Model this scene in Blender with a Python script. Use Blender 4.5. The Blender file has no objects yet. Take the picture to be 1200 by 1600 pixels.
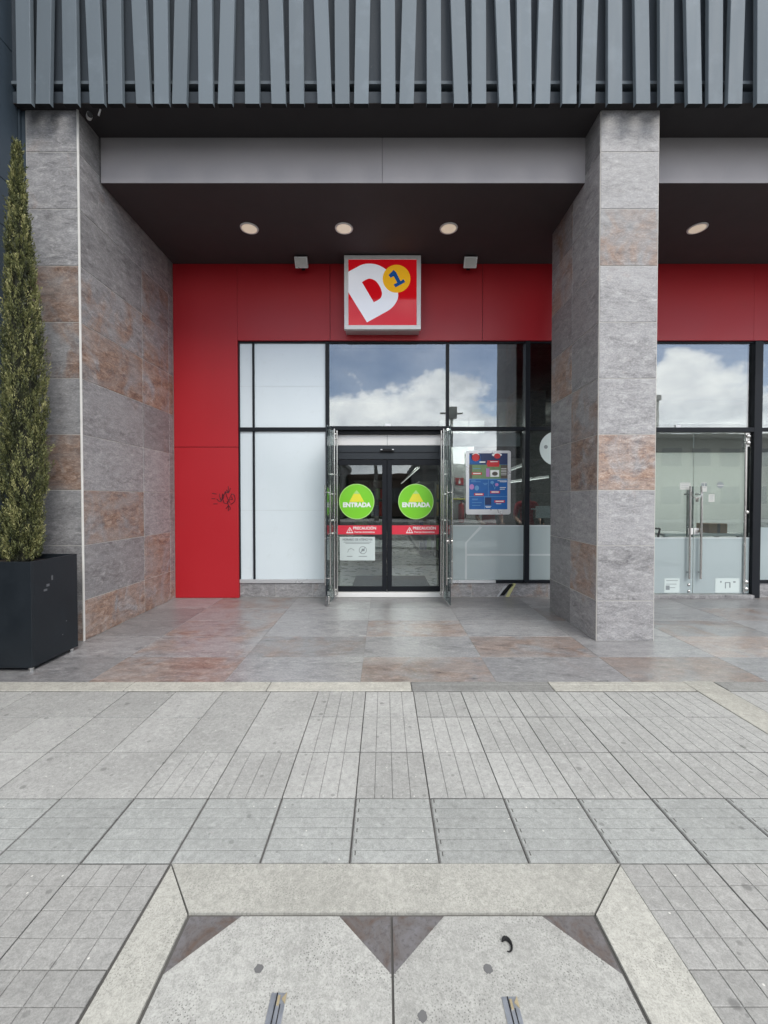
import bpy, bmesh, math, random
from mathutils import Vector, Matrix
R = math.radians
random.seed(11)
SC = bpy.context.scene
COL = SC.collection

# ------------------------------------------------------------------ camera, sky, sun, exposure
cam_d = bpy.data.cameras.new('camera')
cam_d.sensor_fit = 'HORIZONTAL'; cam_d.sensor_width = 36; cam_d.lens = 19.62
cam_d.shift_y = -0.0072; cam_d.clip_start = 0.05; cam_d.clip_end = 1500
cam = bpy.data.objects.new('camera', cam_d); COL.objects.link(cam)
cam.location = (0, 0, 1.543); cam.rotation_euler = (R(89), 0, 0)
SC.camera = cam

SUN_EL, SUN_AZ = R(43), R(150)          # azimuth clockwise from +Y: behind the camera, to its right
world = bpy.data.worlds.new('World'); SC.world = world; world.use_nodes = True
wn = world.node_tree; wn.nodes.clear()
def WN(t, **k):
    n = wn.nodes.new(t)
    for a, v in k.items(): setattr(n, a, v)
    return n
def wmath(op, a, b=None, clamp=False):
    n = WN('ShaderNodeMath', operation=op, use_clamp=clamp)
    for i, v in enumerate((a, b)):
        if v is None: continue
        if isinstance(v, (int, float)): n.inputs[i].default_value = v
        else: wn.links.new(v, n.inputs[i])
    return n.outputs[0]
def wramp(fac, stops):
    n = WN('ShaderNodeValToRGB')
    cr = n.color_ramp
    while len(cr.elements) < len(stops): cr.elements.new(0.5)
    for e, (p, c) in zip(cr.elements, stops):
        e.position = p; e.color = (c, c, c, 1) if isinstance(c, (int, float)) else (*c, 1)
    wn.links.new(fac, n.inputs[0])
    return n.outputs[0]
sky = WN('ShaderNodeTexSky', sky_type='NISHITA', sun_disc=False)
sky.sun_elevation = SUN_EL; sky.sun_rotation = SUN_AZ; sky.altitude = 2600
sky.air_density = 1.0; sky.dust_density = 1.6; sky.ozone_density = 1.0
tc = WN('ShaderNodeTexCoord')
sep = WN('ShaderNodeSeparateXYZ'); wn.links.new(tc.outputs['Generated'], sep.inputs[0])
el = sep.outputs['Z']
mp = WN('ShaderNodeMapping'); mp.inputs['Scale'].default_value = (3.6, 3.6, 5.0); mp.inputs['Location'].default_value = (12.14, 11.62, 1.43)
wn.links.new(tc.outputs['Generated'], mp.inputs[0])
nz = WN('ShaderNodeTexNoise'); nz.inputs['Scale'].default_value = 1.0; nz.inputs['Detail'].default_value = 9; nz.inputs['Roughness'].default_value = 0.56
wn.links.new(mp.outputs[0], nz.inputs['Vector'])
# cumulus along the horizon, thin cover overhead
low = wramp(el, [(0.0, 0.40), (0.14, 0.28), (0.24, 0.16), (0.31, 0.03), (0.36, 0.0)])
high = wramp(el, [(0.30, 0.0), (0.42, 0.03), (0.60, 0.30), (0.8, 0.40)])
cov = wmath('ADD', low, high)
dens = wmath('ADD', nz.outputs['Fac'], cov)
edge = wramp(dens, [(0.50, 0.19), (0.60, 0.24), (0.635, 0.85), (0.67, 1.0)])
mp2 = WN('ShaderNodeMapping'); mp2.inputs['Scale'].default_value = (7, 7, 12); mp2.inputs['Location'].default_value = (1.1, 5.2, 2.4)
wn.links.new(tc.outputs['Generated'], mp2.inputs[0])
nz2 = WN('ShaderNodeTexNoise'); nz2.inputs['Scale'].default_value = 1.0; nz2.inputs['Detail'].default_value = 8; nz2.inputs['Roughness'].default_value = 0.6
wn.links.new(mp2.outputs[0], nz2.inputs['Vector'])
ccol = wramp(nz2.outputs['Fac'], [(0.3, (7.0, 7.4, 8.0)), (0.5, (12.5, 12.7, 12.9)), (0.72, (17.0, 16.8, 16.3))])
mix = WN('ShaderNodeMix', data_type='RGBA')
wn.links.new(edge, mix.inputs['Factor']); wn.links.new(sky.outputs[0], mix.inputs['A']); wn.links.new(ccol, mix.inputs['B'])
bg = WN('ShaderNodeBackground'); bg.inputs['Strength'].default_value = 0.105
wn.links.new(mix.outputs['Result'], bg.inputs[0])
wo = WN('ShaderNodeOutputWorld'); wn.links.new(bg.outputs[0], wo.inputs[0])

sun_d = bpy.data.lights.new('sun', 'SUN'); sun_d.energy = 1.2; sun_d.angle = R(28); sun_d.color = (1.0, 0.96, 0.90)
sun = bpy.data.objects.new('sun', sun_d); COL.objects.link(sun); sun.location = (6, -8, 16)
sd = Vector((math.sin(SUN_AZ)*math.cos(SUN_EL), math.cos(SUN_AZ)*math.cos(SUN_EL), math.sin(SUN_EL)))
sun.rotation_euler = sd.to_track_quat('Z', 'Y').to_euler()

vs = SC.view_settings
vs.view_transform = 'Standard'; vs.look = 'None'; vs.exposure = 0.78; vs.gamma = 1.0; vs.use_curve_mapping = False
SC.display_settings.display_device = 'sRGB'
SC.cycles.use_denoising = True
SC.cycles.max_bounces = 8; SC.cycles.transparent_max_bounces = 16
SC.cycles.sample_clamp_indirect = 6.0
SC.cycles.caustics_reflective = False; SC.cycles.caustics_refractive = False

# ------------------------------------------------------------------ materials
class NT:
    def __init__(s, name):
        s.m = bpy.data.materials.new(name); s.m.use_nodes = True
        s.t = s.m.node_tree; s.t.nodes.clear()
        s.out = s.t.nodes.new('ShaderNodeOutputMaterial')
    def n(s, t, **k):
        n = s.t.nodes.new(t)
        for a, v in k.items(): setattr(n, a, v)
        return n
    def l(s, a, b): s.t.links.new(a, b)
    def setin(s, sock, v):
        if hasattr(v, 'is_output'): s.l(v, sock)
        elif isinstance(v, (tuple, list)) and len(v) == 3 and sock.type == 'RGBA': sock.default_value = (*v, 1)
        else: sock.default_value = v
    def math(s, op, a, b=0.0, clamp=False):
        n = s.n('ShaderNodeMath', operation=op, use_clamp=clamp); s.setin(n.inputs[0], a); s.setin(n.inputs[1], b); return n.outputs[0]
    def mix(s, f, a, b, bt='MIX'):
        n = s.n('ShaderNodeMix', data_type='RGBA', blend_type=bt)
        s.setin(n.inputs['Factor'], f); s.setin(n.inputs['A'], a); s.setin(n.inputs['B'], b); return n.outputs['Result']
    def ramp(s, f, stops):
        n = s.n('ShaderNodeValToRGB'); cr = n.color_ramp
        while len(cr.elements) < len(stops): cr.elements.new(0.5)
        for e, (p, c) in zip(cr.elements, stops):
            e.position = p; e.color = (c, c, c, 1) if isinstance(c, (int, float)) else (*c, 1)
        s.l(f, n.inputs[0]); return n.outputs[0]
    def noise(s, vec, scale, detail=6, rough=0.55, dist=0.0):
        n = s.n('ShaderNodeTexNoise'); n.inputs['Scale'].default_value = scale; n.inputs['Detail'].default_value = detail
        n.inputs['Roughness'].default_value = rough; n.inputs['Distortion'].default_value = dist
        s.l(vec, n.inputs['Vector']); return n.outputs['Fac']
    def voro(s, vec, scale, out='Distance', rand=1.0):
        n = s.n('ShaderNodeTexVoronoi'); n.voronoi_dimensions = '2D'; n.inputs['Scale'].default_value = scale; n.inputs['Randomness'].default_value = rand
        s.l(vec, n.inputs['Vector']); return n.outputs[out]
    def obj(s, scale=(1, 1, 1), jitter=0.0, rot=0.0):
        tc = s.n('ShaderNodeTexCoord'); m = s.n('ShaderNodeMapping'); m.inputs['Scale'].default_value = scale; m.inputs['Rotation'].default_value = (0, 0, rot)
        v = tc.outputs['Object']
        if jitter:
            oi = s.n('ShaderNodeObjectInfo'); mu = s.math('MULTIPLY', oi.outputs['Random'], jitter)
            va = s.n('ShaderNodeVectorMath', operation='ADD'); s.l(v, va.inputs[0]); s.l(mu, va.inputs[1]); v = va.outputs[0]
        s.l(v, m.inputs[0]); return m.outputs[0]
    def pos(s): return s.n('ShaderNodeNewGeometry').outputs['Position']
    def rnd(s): return s.n('ShaderNodeObjectInfo').outputs['Random']
    def bump(s, h, strength=0.2, dist=0.01):
        b = s.n('ShaderNodeBump'); b.inputs['Strength'].default_value = strength; b.inputs['Distance'].default_value = dist
        s.l(h, b.inputs['Height']); return b.outputs[0]
    def bsdf(s, **k):
        b = s.n('ShaderNodeBsdfPrincipled')
        for a, v in k.items(): s.setin(b.inputs[a.replace('_', ' ')], v)
        return b.outputs[0]
    def fin(s, sh): s.l(sh, s.out.inputs[0]); return s.m

def plain(name, col, rough=0.5, metal=0.0, var=0.12, scale=6, bump=0.05, spec=0.5, jitter=9.0):
    t = NT(name); v = t.obj(jitter=jitter)
    n1 = t.noise(v, scale, 6); n2 = t.noise(v, scale*9, 4)
    f = t.math('ADD', t.math('MULTIPLY', n1, 0.7), t.math('MULTIPLY', n2, 0.3))
    c = t.mix(f, tuple(x*(1-var) for x in col), tuple(min(1, x*(1+var)) for x in col))
    r = t.ramp(n1, [(0.3, max(0, rough-0.07)), (0.7, min(1, rough+0.07))])
    k = dict(Base_Color=c, Roughness=r, Metallic=metal, Specular_IOR_Level=spec)
    if bump: k['Normal'] = t.bump(n2, bump, 0.003)
    return t.fin(t.bsdf(**k))

def slate(name, rust, bright=1.0, rough=0.55, gloss_noise=0.1, sat=1.0):
    t = NT(name)
    v = t.obj((1.0, 2.3, 1.0), jitter=61.0, rot=R(22))
    v2 = t.obj((1, 1, 1), jitter=37.0)
    big = t.noise(v, 1.7, 7, 0.62, 0.9)
    fib = t.noise(v, 8.5, 10, 0.74, 0.55)
    fine = t.noise(t.obj((1, 1.7, 1), jitter=21.0, rot=R(22)), 48, 5, 0.7)
    msk = t.noise(t.obj((1.6, 1.2, 1.0), jitter=43.0), 1.7, 7, 0.62, 0.9)
    b = bright
    g = t.ramp(fib, [(0.36, (.105*b, .104*b, .108*b)), (0.46, (.172*b, .17*b, .175*b)), (0.55, (.228*b, .226*b, .23*b)), (0.66, (.345*b, .342*b, .345*b))])
    g = t.mix(t.ramp(big, [(0.40, 0.0), (0.62, 0.6)]), g, (.258*b, .256*b, .262*b))
    ru = t.ramp(fib, [(0.36, (.085*b, .052*b, .039*b)), (0.46, (.17*b, .103*b, .073*b)), (0.55, (.24*b, .158*b, .115*b)), (0.66, (.35*b, .27*b, .225*b))])
    ru = t.mix(t.ramp(big, [(0.42, 0.0), (0.64, 0.55)]), ru, (.255*b, .235*b, .225*b))
    lo, hi = {0: (0.62, 0.90), 1: (0.44, 0.62), 2: (0.33, 0.52)}[rust]
    mk = t.ramp(msk, [(lo, 0.0), (hi, 1.0)])
    c = t.mix(t.math('MULTIPLY', mk, sat), g, ru)
    # fine pale veins
    vein = t.ramp(t.noise(v, 3.1, 8, 0.6, 2.2), [(0.47, 0.0), (0.5, 1.0), (0.53, 0.0)])
    c = t.mix(t.math('MULTIPLY', vein, 0.16), c, (.42*b, .40*b, .38*b))
    c = t.mix(t.ramp(fine, [(.42, 0.0), (.66, .34)]), c, (.075*b, .073*b, .076*b))
    c = t.mix(t.ramp(fine, [(.34, .22), (.46, 0.0)]), c, (.42*b, .41*b, .41*b))
    vv = t.ramp(t.rnd(), [(0, .80), (1, 1.13)])
    c = t.mix(1.0, c, vv, 'MULTIPLY')
    h = t.math('ADD', t.math('MULTIPLY', fib, 0.7), t.math('MULTIPLY', fine, 0.3))
    r = t.ramp(fib, [(0.3, rough-gloss_noise), (0.7, rough+gloss_noise)])
    return t.fin(t.bsdf(Base_Color=c, Roughness=r, Normal=t.bump(h, 0.55 if rough > .5 else 0.12, 0.008)))

def concrete(name, col, rough=0.85, gum=True, pits=0.0, var=0.2, blotch=0.35, bumpk=0.25, tint=None):
    t = NT(name); p = t.pos()
    n1 = t.noise(p, 1.3, 7, 0.6, 0.5); n2 = t.noise(p, 9, 7, 0.65); n3 = t.noise(p, 160, 3, 0.6)
    n4 = t.noise(p, 420, 2, 0.5)
    c = t.mix(n2, tuple(x*(1-var) for x in col), tuple(x*(1+var) for x in col))
    c = t.mix(t.ramp(n1, [(0.42, 0.0), (0.75, blotch)]), c, tuple(x*0.55 for x in col))
    c = t.mix(t.ramp(n3, [(0.42, 0.0), (0.72, 0.55)]), c, tuple(x*0.5 for x in col))
    n5 = t.noise(p, 3.4, 9, 0.72, 1.5)
    c = t.mix(t.ramp(n5, [(0.54, 0.0), (0.70, 0.45)]), c, tuple(x*0.6 for x in col))
    c = t.mix(t.ramp(n5, [(0.30, 0.35), (0.44, 0.0)]), c, tuple(min(.8, x*1.3) for x in col))
    c = t.mix(t.ramp(n4, [(0.55, 0.0), (0.72, 0.35)]), c, tuple(min(.85, x*1.7) for x in col))
    if pits:
        pv = t.voro(p, 85); pm = t.noise(p, 7, 3)
        sel = t.math('MULTIPLY', t.ramp(pv, [(0.13, 1.0), (0.22, 0.0)]), t.ramp(pm, [(0.38, 0.0), (0.66, pits*.8)]))
        c = t.mix(sel, c, tuple(x*0.22 for x in col))
    n6 = t.noise(p, 38, 7, 0.7, 0.6)
    c = t.mix(t.ramp(n6, [(0.50, 0.0), (0.66, 0.5)]), c, tuple(x*0.55 for x in col))
    c = t.mix(t.ramp(n6, [(0.32, 0.45), (0.46, 0.0)]), c, tuple(min(.8, x*1.35) for x in col))
    vv = t.ramp(t.rnd(), [(0, .86), (1, 1.06)])
    c = t.mix(1.0, c, vv, 'MULTIPLY')
    if gum:
        for sc, th, am in ((2.6, 0.040, 0.6), (4.7, 0.05, 0.5), (9.0, .05, .45)):
            vd = t.voro(p, sc); vc = t.voro(p, sc, 'Color')
            wob = t.math('ADD', vd, t.math('MULTIPLY', t.math('SUBTRACT', n2, 0.5), 0.06))
            spot = t.ramp(wob, [(th*0.75, 1.0), (th*1.25, 0.0)])
            ss = t.n('ShaderNodeSeparateColor'); t.l(vc, ss.inputs[0])
            keep = t.ramp(ss.outputs[0], [(0.62, 0.0), (0.74, am)])
            c = t.mix(t.math('MULTIPLY', spot, keep), c, tuple(x*0.35 for x in col))
    if gum:
        vd = t.voro(p, 13.0); vc = t.n('ShaderNodeSeparateColor'); t.l(t.voro(p, 13.0, 'Color'), vc.inputs[0])
        c = t.mix(t.math('MULTIPLY', t.ramp(vd, [(.035, 1.0), (.06, 0.0)]), t.ramp(vc.outputs[1], [(.90, 0.0), (.93, .8)])), c, (.62, .61, .57))
    h = t.math('ADD', t.math('MULTIPLY', n3, 0.7), t.math('MULTIPLY', n2, 0.3))
    return t.fin(t.bsdf(Base_Color=c, Roughness=rough, Normal=t.bump(h, bumpk, 0.004)))

def lit_acrylic(name, col, e):
    t = NT(name); n = t.noise(t.obj(), 3, 3)
    return t.fin(t.bsdf(Base_Color=t.mix(n, tuple(x*.97 for x in col), col), Roughness=.07, Emission_Color=col, Emission_Strength=e))
def red_paint():
    t = NT('red_wall_paint'); p = t.pos()
    n1 = t.noise(p, 0.9, 5); n2 = t.noise(p, 130, 3)
    c = t.mix(n1, (.38, .010, .017), (.46, .014, .023))
    sc = t.ramp(t.noise(p, 5, 8, 0.7), [(0.56, 0.0), (0.78, 0.35)])
    c = t.mix(sc, c, (.35, .02, .02))
    return t.fin(t.bsdf(Base_Color=c, Roughness=t.ramp(n1, [(.3, .36), (.7, .48)]), Normal=t.bump(t.math('ADD', t.math('MULTIPLY', n2, .06), t.math('MULTIPLY', t.noise(p, 1.6, 3), 2.0)), 0.25, 0.004)))

def slat_paint(name, col):
    t = NT(name)
    v = t.obj((14, 14, 0.8), jitter=31.0); v2 = t.obj((1, 1, 1), jitter=13.0)
    st = t.noise(v, 2.0, 6); bl = t.noise(v2, 2.2, 7, 0.62); dust = t.noise(v2, 26, 6, 0.7)
    c = t.mix(st, tuple(x*0.94 for x in col), tuple(x*1.05 for x in col))
    c = t.mix(t.ramp(bl, [(0.55, 0.0), (0.75, 0.4)]), c, tuple(min(1, x*1.55+.01) for x in col))
    c = t.mix(t.ramp(dust, [(0.64, 0.0), (0.78, 0.35)]), c, (.24, .24, .235))
    vv = t.ramp(t.rnd(), [(0, .90), (1, 1.08)])
    c = t.mix(1.0, c, vv, 'MULTIPLY')
    return t.fin(t.bsdf(Base_Color=c, Specular_IOR_Level=.25, Roughness=t.ramp(st, [(.3, .55), (.7, .68)]), Normal=t.bump(dust, 0.06, 0.002)))

def glass(name, refl=0.22, tint=(.80, .86, .86), diff=0.0, dcol=(.8, .85, .86)):
    t = NT(name)
    tr = t.n('ShaderNodeBsdfTransparent'); tr.inputs[0].default_value = (*tint, 1)
    gl = t.n('ShaderNodeBsdfGlossy'); gl.inputs['Color'].default_value = (.96, .98, 1, 1); gl.inputs['Roughness'].default_value = 0.0
    p = t.pos(); w = t.noise(p, 1.1, 3)
    t.l(t.bump(w, 0.02, 0.05), gl.inputs['Normal'])
    lw = t.n('ShaderNodeLayerWeight'); lw.inputs['Blend'].default_value = 0.25
    f = t.math('ADD', refl, t.math('MULTIPLY', lw.outputs['Fresnel'], 0.6), True)
    base = tr.outputs[0]
    if diff:
        df = t.n('ShaderNodeBsdfDiffuse')
        sm = t.noise(p, 2.0, 6, 0.6)
        t.l(t.mix(sm, tuple(x*.92 for x in dcol), dcol), df.inputs[0])
        ts = t.n('ShaderNodeBsdfTranslucent'); ts.inputs[0].default_value = (*dcol, 1)
        mm = t.n('ShaderNodeMixShader'); mm.inputs[0].default_value = 0.35; t.l(df.outputs[0], mm.inputs[1]); t.l(ts.outputs[0], mm.inputs[2])
        m0 = t.n('ShaderNodeMixShader'); m0.inputs[0].default_value = diff
        t.l(base, m0.inputs[1]); t.l(mm.outputs[0], m0.inputs[2]); base = m0.outputs[0]
    m = t.n('ShaderNodeMixShader'); t.l(f, m.inputs[0]); t.l(base, m.inputs[1]); t.l(gl.outputs[0], m.inputs[2])
    return t.fin(m.outputs[0])

def emit(name, col, strength):
    t = NT(name); return t.fin(t.bsdf(Base_Color=(.85, .85, .83), Roughness=0.4, Emission_Color=col, Emission_Strength=strength))

def leafy():
    t = NT('cypress_needles')
    a = t.n('ShaderNodeAttribute', attribute_name='leaf_tone')
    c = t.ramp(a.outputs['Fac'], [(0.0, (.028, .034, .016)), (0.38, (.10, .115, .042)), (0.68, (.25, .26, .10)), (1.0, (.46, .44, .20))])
    d = t.bsdf(Base_Color=c, Roughness=0.6)
    ts = t.n('ShaderNodeBsdfTranslucent'); t.l(c, ts.inputs[0])
    m = t.n('ShaderNodeMixShader'); m.inputs[0].default_value = 0.2; t.l(d, m.inputs[1]); t.l(ts.outputs[0], m.inputs[2])
    return t.fin(m.outputs[0])

M = {}
for rr, nm in ((0, 'grey'), (1, 'mixed'), (2, 'rust')):
    M['wall_'+nm] = slate('slate_wall_'+nm, rr, 1.36, 0.55)
    M['floor_'+nm] = slate('slate_floor_'+nm, rr, 1.16, 0.34, 0.08, 0.72)
M['grout'] = plain('pale_grout', (.52, .505, .475), 0.8)
M['floor_grout'] = plain('grey_floor_grout', (.24, .235, .23), 0.8)
M['trim'] = plain('white_corner_trim', (.70, .69, .66), 0.45)
M['paving'] = concrete('paving_concrete', (.375, .375, .362), var=.24, blotch=.5)
M['paving_pads_dimmed'] = concrete('dimmed_small_pad_concrete', (.305, .303, .292), var=.24, blotch=.5)  # pads darkened in colour to offset the stronger sky light in the foreground
M['paving_ribbed'] = concrete('ribbed_paving_concrete', (.325, .335, .325))
M['groove'] = plain('paving_joint_dirt', (.085, .082, .078), 0.95, var=0.3, jitter=0)
M['groove_light'] = concrete('paving_groove', (.215, .215, .21), gum=False)
M['frame_conc'] = concrete('pale_cast_concrete', (.40, .395, .36), gum=False, pits=0.7, var=0.16, blotch=0.45)
M['slab_conc'] = concrete('chamber_slab_concrete', (.38, .38, .36), gum=False, pits=1.0, var=0.2, blotch=0.3, bumpk=0.4)
M['kerb_light'] = concrete('light_kerb_concrete', (.44, .43, .385), gum=False, var=0.34, blotch=0.6)
M['kerb_dark'] = concrete('worn_kerb_concrete', (.25, .25, .24), gum=False, var=0.35, blotch=0.4)
def rusty_plate():
    t = NT('weathered_steel_plate'); p = t.pos(); n = t.noise(p, 9, 8, .7, .8); n2 = t.noise(p, 60, 5, .7)
    c = t.ramp(n, [(.34, (.16, .155, .165)), (.52, (.125, .115, .115)), (.66, (.105, .078, .066)), (.76, (.13, .085, .065))])
    c = t.mix(t.ramp(n2, [(.5, 0.0), (.7, .6)]), c, (.05, .045, .045))
    return t.fin(t.bsdf(Base_Color=c, Roughness=.65, Metallic=.15, Normal=t.bump(n2, .3, .003)))
M['steel_plate'] = rusty_plate()
M['steel_edge'] = plain('steel_edge_strip', (.15, .145, .14), 0.5, 0.5, var=0.3)
M['galv'] = plain('galvanised_metal', (.36, .39, .44), 0.4, 0.7, var=0.25, scale=30)
M['galv_dark'] = plain('pale_scuff', (.10, .105, .115), 0.7, bump=0)
M['grey_tape'] = plain('dirty_white_tape', (.42, .43, .44), 0.6, var=.3, scale=30)
M['pale_yellow'] = plain('faded_yellow_tape', (.46, .45, .22), 0.6, var=.3, scale=30)
M['sign_frame'] = plain('white_sign_frame', (.86, .86, .86), 0.35, var=.03)
M['ink_pale'] = plain('pale_seam', (.50, .56, .58), 0.6, bump=0)
M['brass'] = plain('brass_insert', (.50, .42, .27), 0.4, 0.5)
M['gum'] = plain('dark_gum', (.12, .12, .122), 0.8, scale=40)
M['red'] = red_paint()
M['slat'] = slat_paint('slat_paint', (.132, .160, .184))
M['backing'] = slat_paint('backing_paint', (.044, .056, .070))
M['navy'] = plain('navy_cladding', (.034, .05, .068), 0.5, var=0.25, scale=2.5, jitter=5)
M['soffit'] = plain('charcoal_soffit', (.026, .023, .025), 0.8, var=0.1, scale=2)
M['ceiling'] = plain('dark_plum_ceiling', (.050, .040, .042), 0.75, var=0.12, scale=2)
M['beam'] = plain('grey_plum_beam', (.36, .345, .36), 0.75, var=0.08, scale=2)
M['alu'] = plain('black_aluminium', (.010, .012, .016), 0.45, 0.0, var=0.2, spec=0.22)
M['alu_mid'] = plain('dark_grey_aluminium', (.030, .036, .043), 0.42, 0.0, var=0.2, spec=0.3)
M['steel'] = plain('brushed_stainless', (.62, .61, .59), 0.22, 1.0, var=0.08, bump=0)
M['silver'] = plain('silver_aluminium', (.66, .67, .68), 0.32, 0.6, var=0.06)
M['white'] = plain('white_paint', (.78, .78, .77), 0.45, var=0.04)
def backed_glass():
    t = NT('white_backed_glass'); p = t.pos(); n = t.noise(p, .9, 4)
    df = t.n('ShaderNodeBsdfDiffuse'); sm = t.noise(p, 6, 8, .7, 1.2)
    cc_ = t.mix(n, (.64, .73, .77), (.75, .83, .87)); cc_ = t.mix(t.ramp(sm, [(.56, 0.0), (.72, .22)]), cc_, (.55, .60, .60))
    t.l(cc_, df.inputs[0])
    gl = t.n('ShaderNodeBsdfGlossy'); gl.inputs['Roughness'].default_value = .22
    m = t.n('ShaderNodeMixShader'); m.inputs[0].default_value = .13; t.l(df.outputs[0], m.inputs[1]); t.l(gl.outputs[0], m.inputs[2])
    return t.fin(m.outputs[0])
M['white_panel'] = backed_glass()
M['glass'] = glass('shop_glass', 0.195, (.70, .75, .75))
M['door_glass'] = glass('clear_door_glass', 0.10, (.80, .86, .85))
M['leaf_glass'] = glass('toughened_leaf_glass', 0.05, (.80, .865, .85))
M['film'] = glass('frosted_film', 0.05, (.75, .82, .84), 0.84, (.62, .715, .73))
M['film_line'] = glass('pale_film_line', 0.05, (.8, .85, .86), 0.95, (.78, .84, .85))
M['planter'] = plain('black_planter_metal', (.014, .018, .0225), 0.45, var=0.45, scale=4, spec=0.3)
M['soil'] = plain('dark_soil', (.04, .03, .022), 0.95, var=0.5, scale=30, bump=0.6)
M['bark'] = plain('cypress_bark', (.10, .075, .055), 0.9, var=0.4, scale=20, bump=0.5)
M['leaf'] = leafy()
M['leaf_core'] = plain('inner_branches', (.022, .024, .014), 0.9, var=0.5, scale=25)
M['sign_red'] = lit_acrylic('sign_red_acrylic', (.56, .006, .012), .22)
M['sign_white'] = lit_acrylic('sign_white_acrylic', (.74, .76, .82), .22)
M['sign_yellow'] = lit_acrylic('sign_yellow_acrylic', (.80, .42, .02), .22)
M['sign_blue'] = lit_acrylic('sign_blue_acrylic', (.012, .075, .26), .22)
M['green'] = plain('lime_vinyl', (.20, .62, .025), 0.35, var=0.05, bump=0)
M['green_rim'] = plain('pale_lime_vinyl', (.42, .74, .22), 0.35, var=0.05, bump=0)
M['yellow'] = plain('yellow_vinyl', (.80, .76, .05), 0.35, var=0.05, bump=0)
M['red_vinyl'] = plain('red_vinyl', (.68, .035, .065), 0.35, var=0.05, bump=0)
M['white_vinyl'] = plain('white_vinyl', (.82, .84, .82), 0.4, var=0.03, bump=0)
M['paper'] = plain('notice_paper', (.56, .635, .625), 0.5, var=0.03, bump=0)
M['ink'] = plain('grey_ink', (.22, .25, .26), 0.6, bump=0)
M['ink_black'] = plain('dark_ink', (.03, .03, .035), 0.6, bump=0)
M['graffiti'] = plain('maroon_marker', (.055, .003, .010), 0.55, var=0.3, scale=40, bump=0)
M['light_disc'] = emit('opal_downlight', (1.0, .80, .55), 0.20)
M['flood_lens'] = plain('flood_lens', (.60, .62, .60), 0.25, var=0.06, bump=0)
M['tube'] = emit('shop_tube', (1.0, .98, .93), 0.75)
M['fill_tube'] = emit('added_fill_tube', (1.0, .98, .93), 38.0)  # for added lamps kept out of view that brighten the shop interiors
M['cctv'] = plain('cctv_white', (.75, .75, .74), 0.35)
M['black'] = plain('matt_black', (.008, .008, .009), 0.6, spec=0.25)
M['asphalt'] = concrete('asphalt', (.055, .055, .056), gum=False)
M['in_floor'] = plain('shop_floor_tile', (.30, .30, .29), 0.3, var=0.08)
M['in_wall'] = plain('shop_wall_paint', (.52, .53, .51), 0.7, var=0.05)
M['in_dark'] = plain('shop_dark_wall', (.06, .062, .06), 0.8, var=0.2)
M['in_ceil'] = plain('shop_ceiling_paint', (.16, .16, .155), 0.8)
M['mat'] = plain('entrance_mat', (.035, .04, .038), 0.95, var=0.3, scale=60)
M['shelf'] = plain('shelf_metal', (.16, .155, .14), 0.6)
M['ext_red'] = plain('extinguisher_red', (.42, .012, .014), 0.3)
M['cardboard'] = plain('brown_cardboard', (.30, .19, .11), 0.8)
M['red_cloth'] = plain('red_cotton', (.36, .012, .025), 0.9, var=0.15)
M['skin'] = plain('skin', (.36, .21, .145), 0.55, var=0.08)
M['hair'] = plain('dark_hair', (.012, .009, .008), 0.5)
M['jeans'] = plain('dark_trousers', (.02, .024, .035), 0.9)
M['stucco_a'] = plain('pale_stucco', (.30, .29, .26), 0.9)
M['stucco_b'] = plain('grey_render', (.13, .13, .128), 0.9)
M['stucco_c'] = plain('white_render', (.72, .70, .64), 0.85)
M['stucco_d'] = plain('brown_brickwork', (.09, .062, .05), 0.9)
M['win_dark'] = plain('dark_window_glass', (.12, .125, .13), 0.12)
M['wood_pole'] = plain('concrete_pole', (.16, .15, .14), 0.9)
M['p_navy'] = plain('print_navy', (.018, .035, .11), 0.35, bump=0)
M['p_blue'] = plain('print_blue', (.012, .11, .36), 0.35, var=0.35, scale=14, bump=0)
M['p_lblue'] = plain('print_light_blue', (.12, .30, .55), 0.35, bump=0)
M['p_green'] = plain('print_green', (.16, .26, .12), 0.35, var=0.5, scale=22, bump=0)
M['p_pink'] = plain('print_pink', (.45, .22, .50), 0.35, bump=0)
M['p_olive'] = plain('print_brown', (.10, .085, .07), 0.35, var=0.5, scale=30, bump=0)
M['p_red'] = plain('print_red', (.55, .03, .035), 0.35, bump=0)

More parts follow.
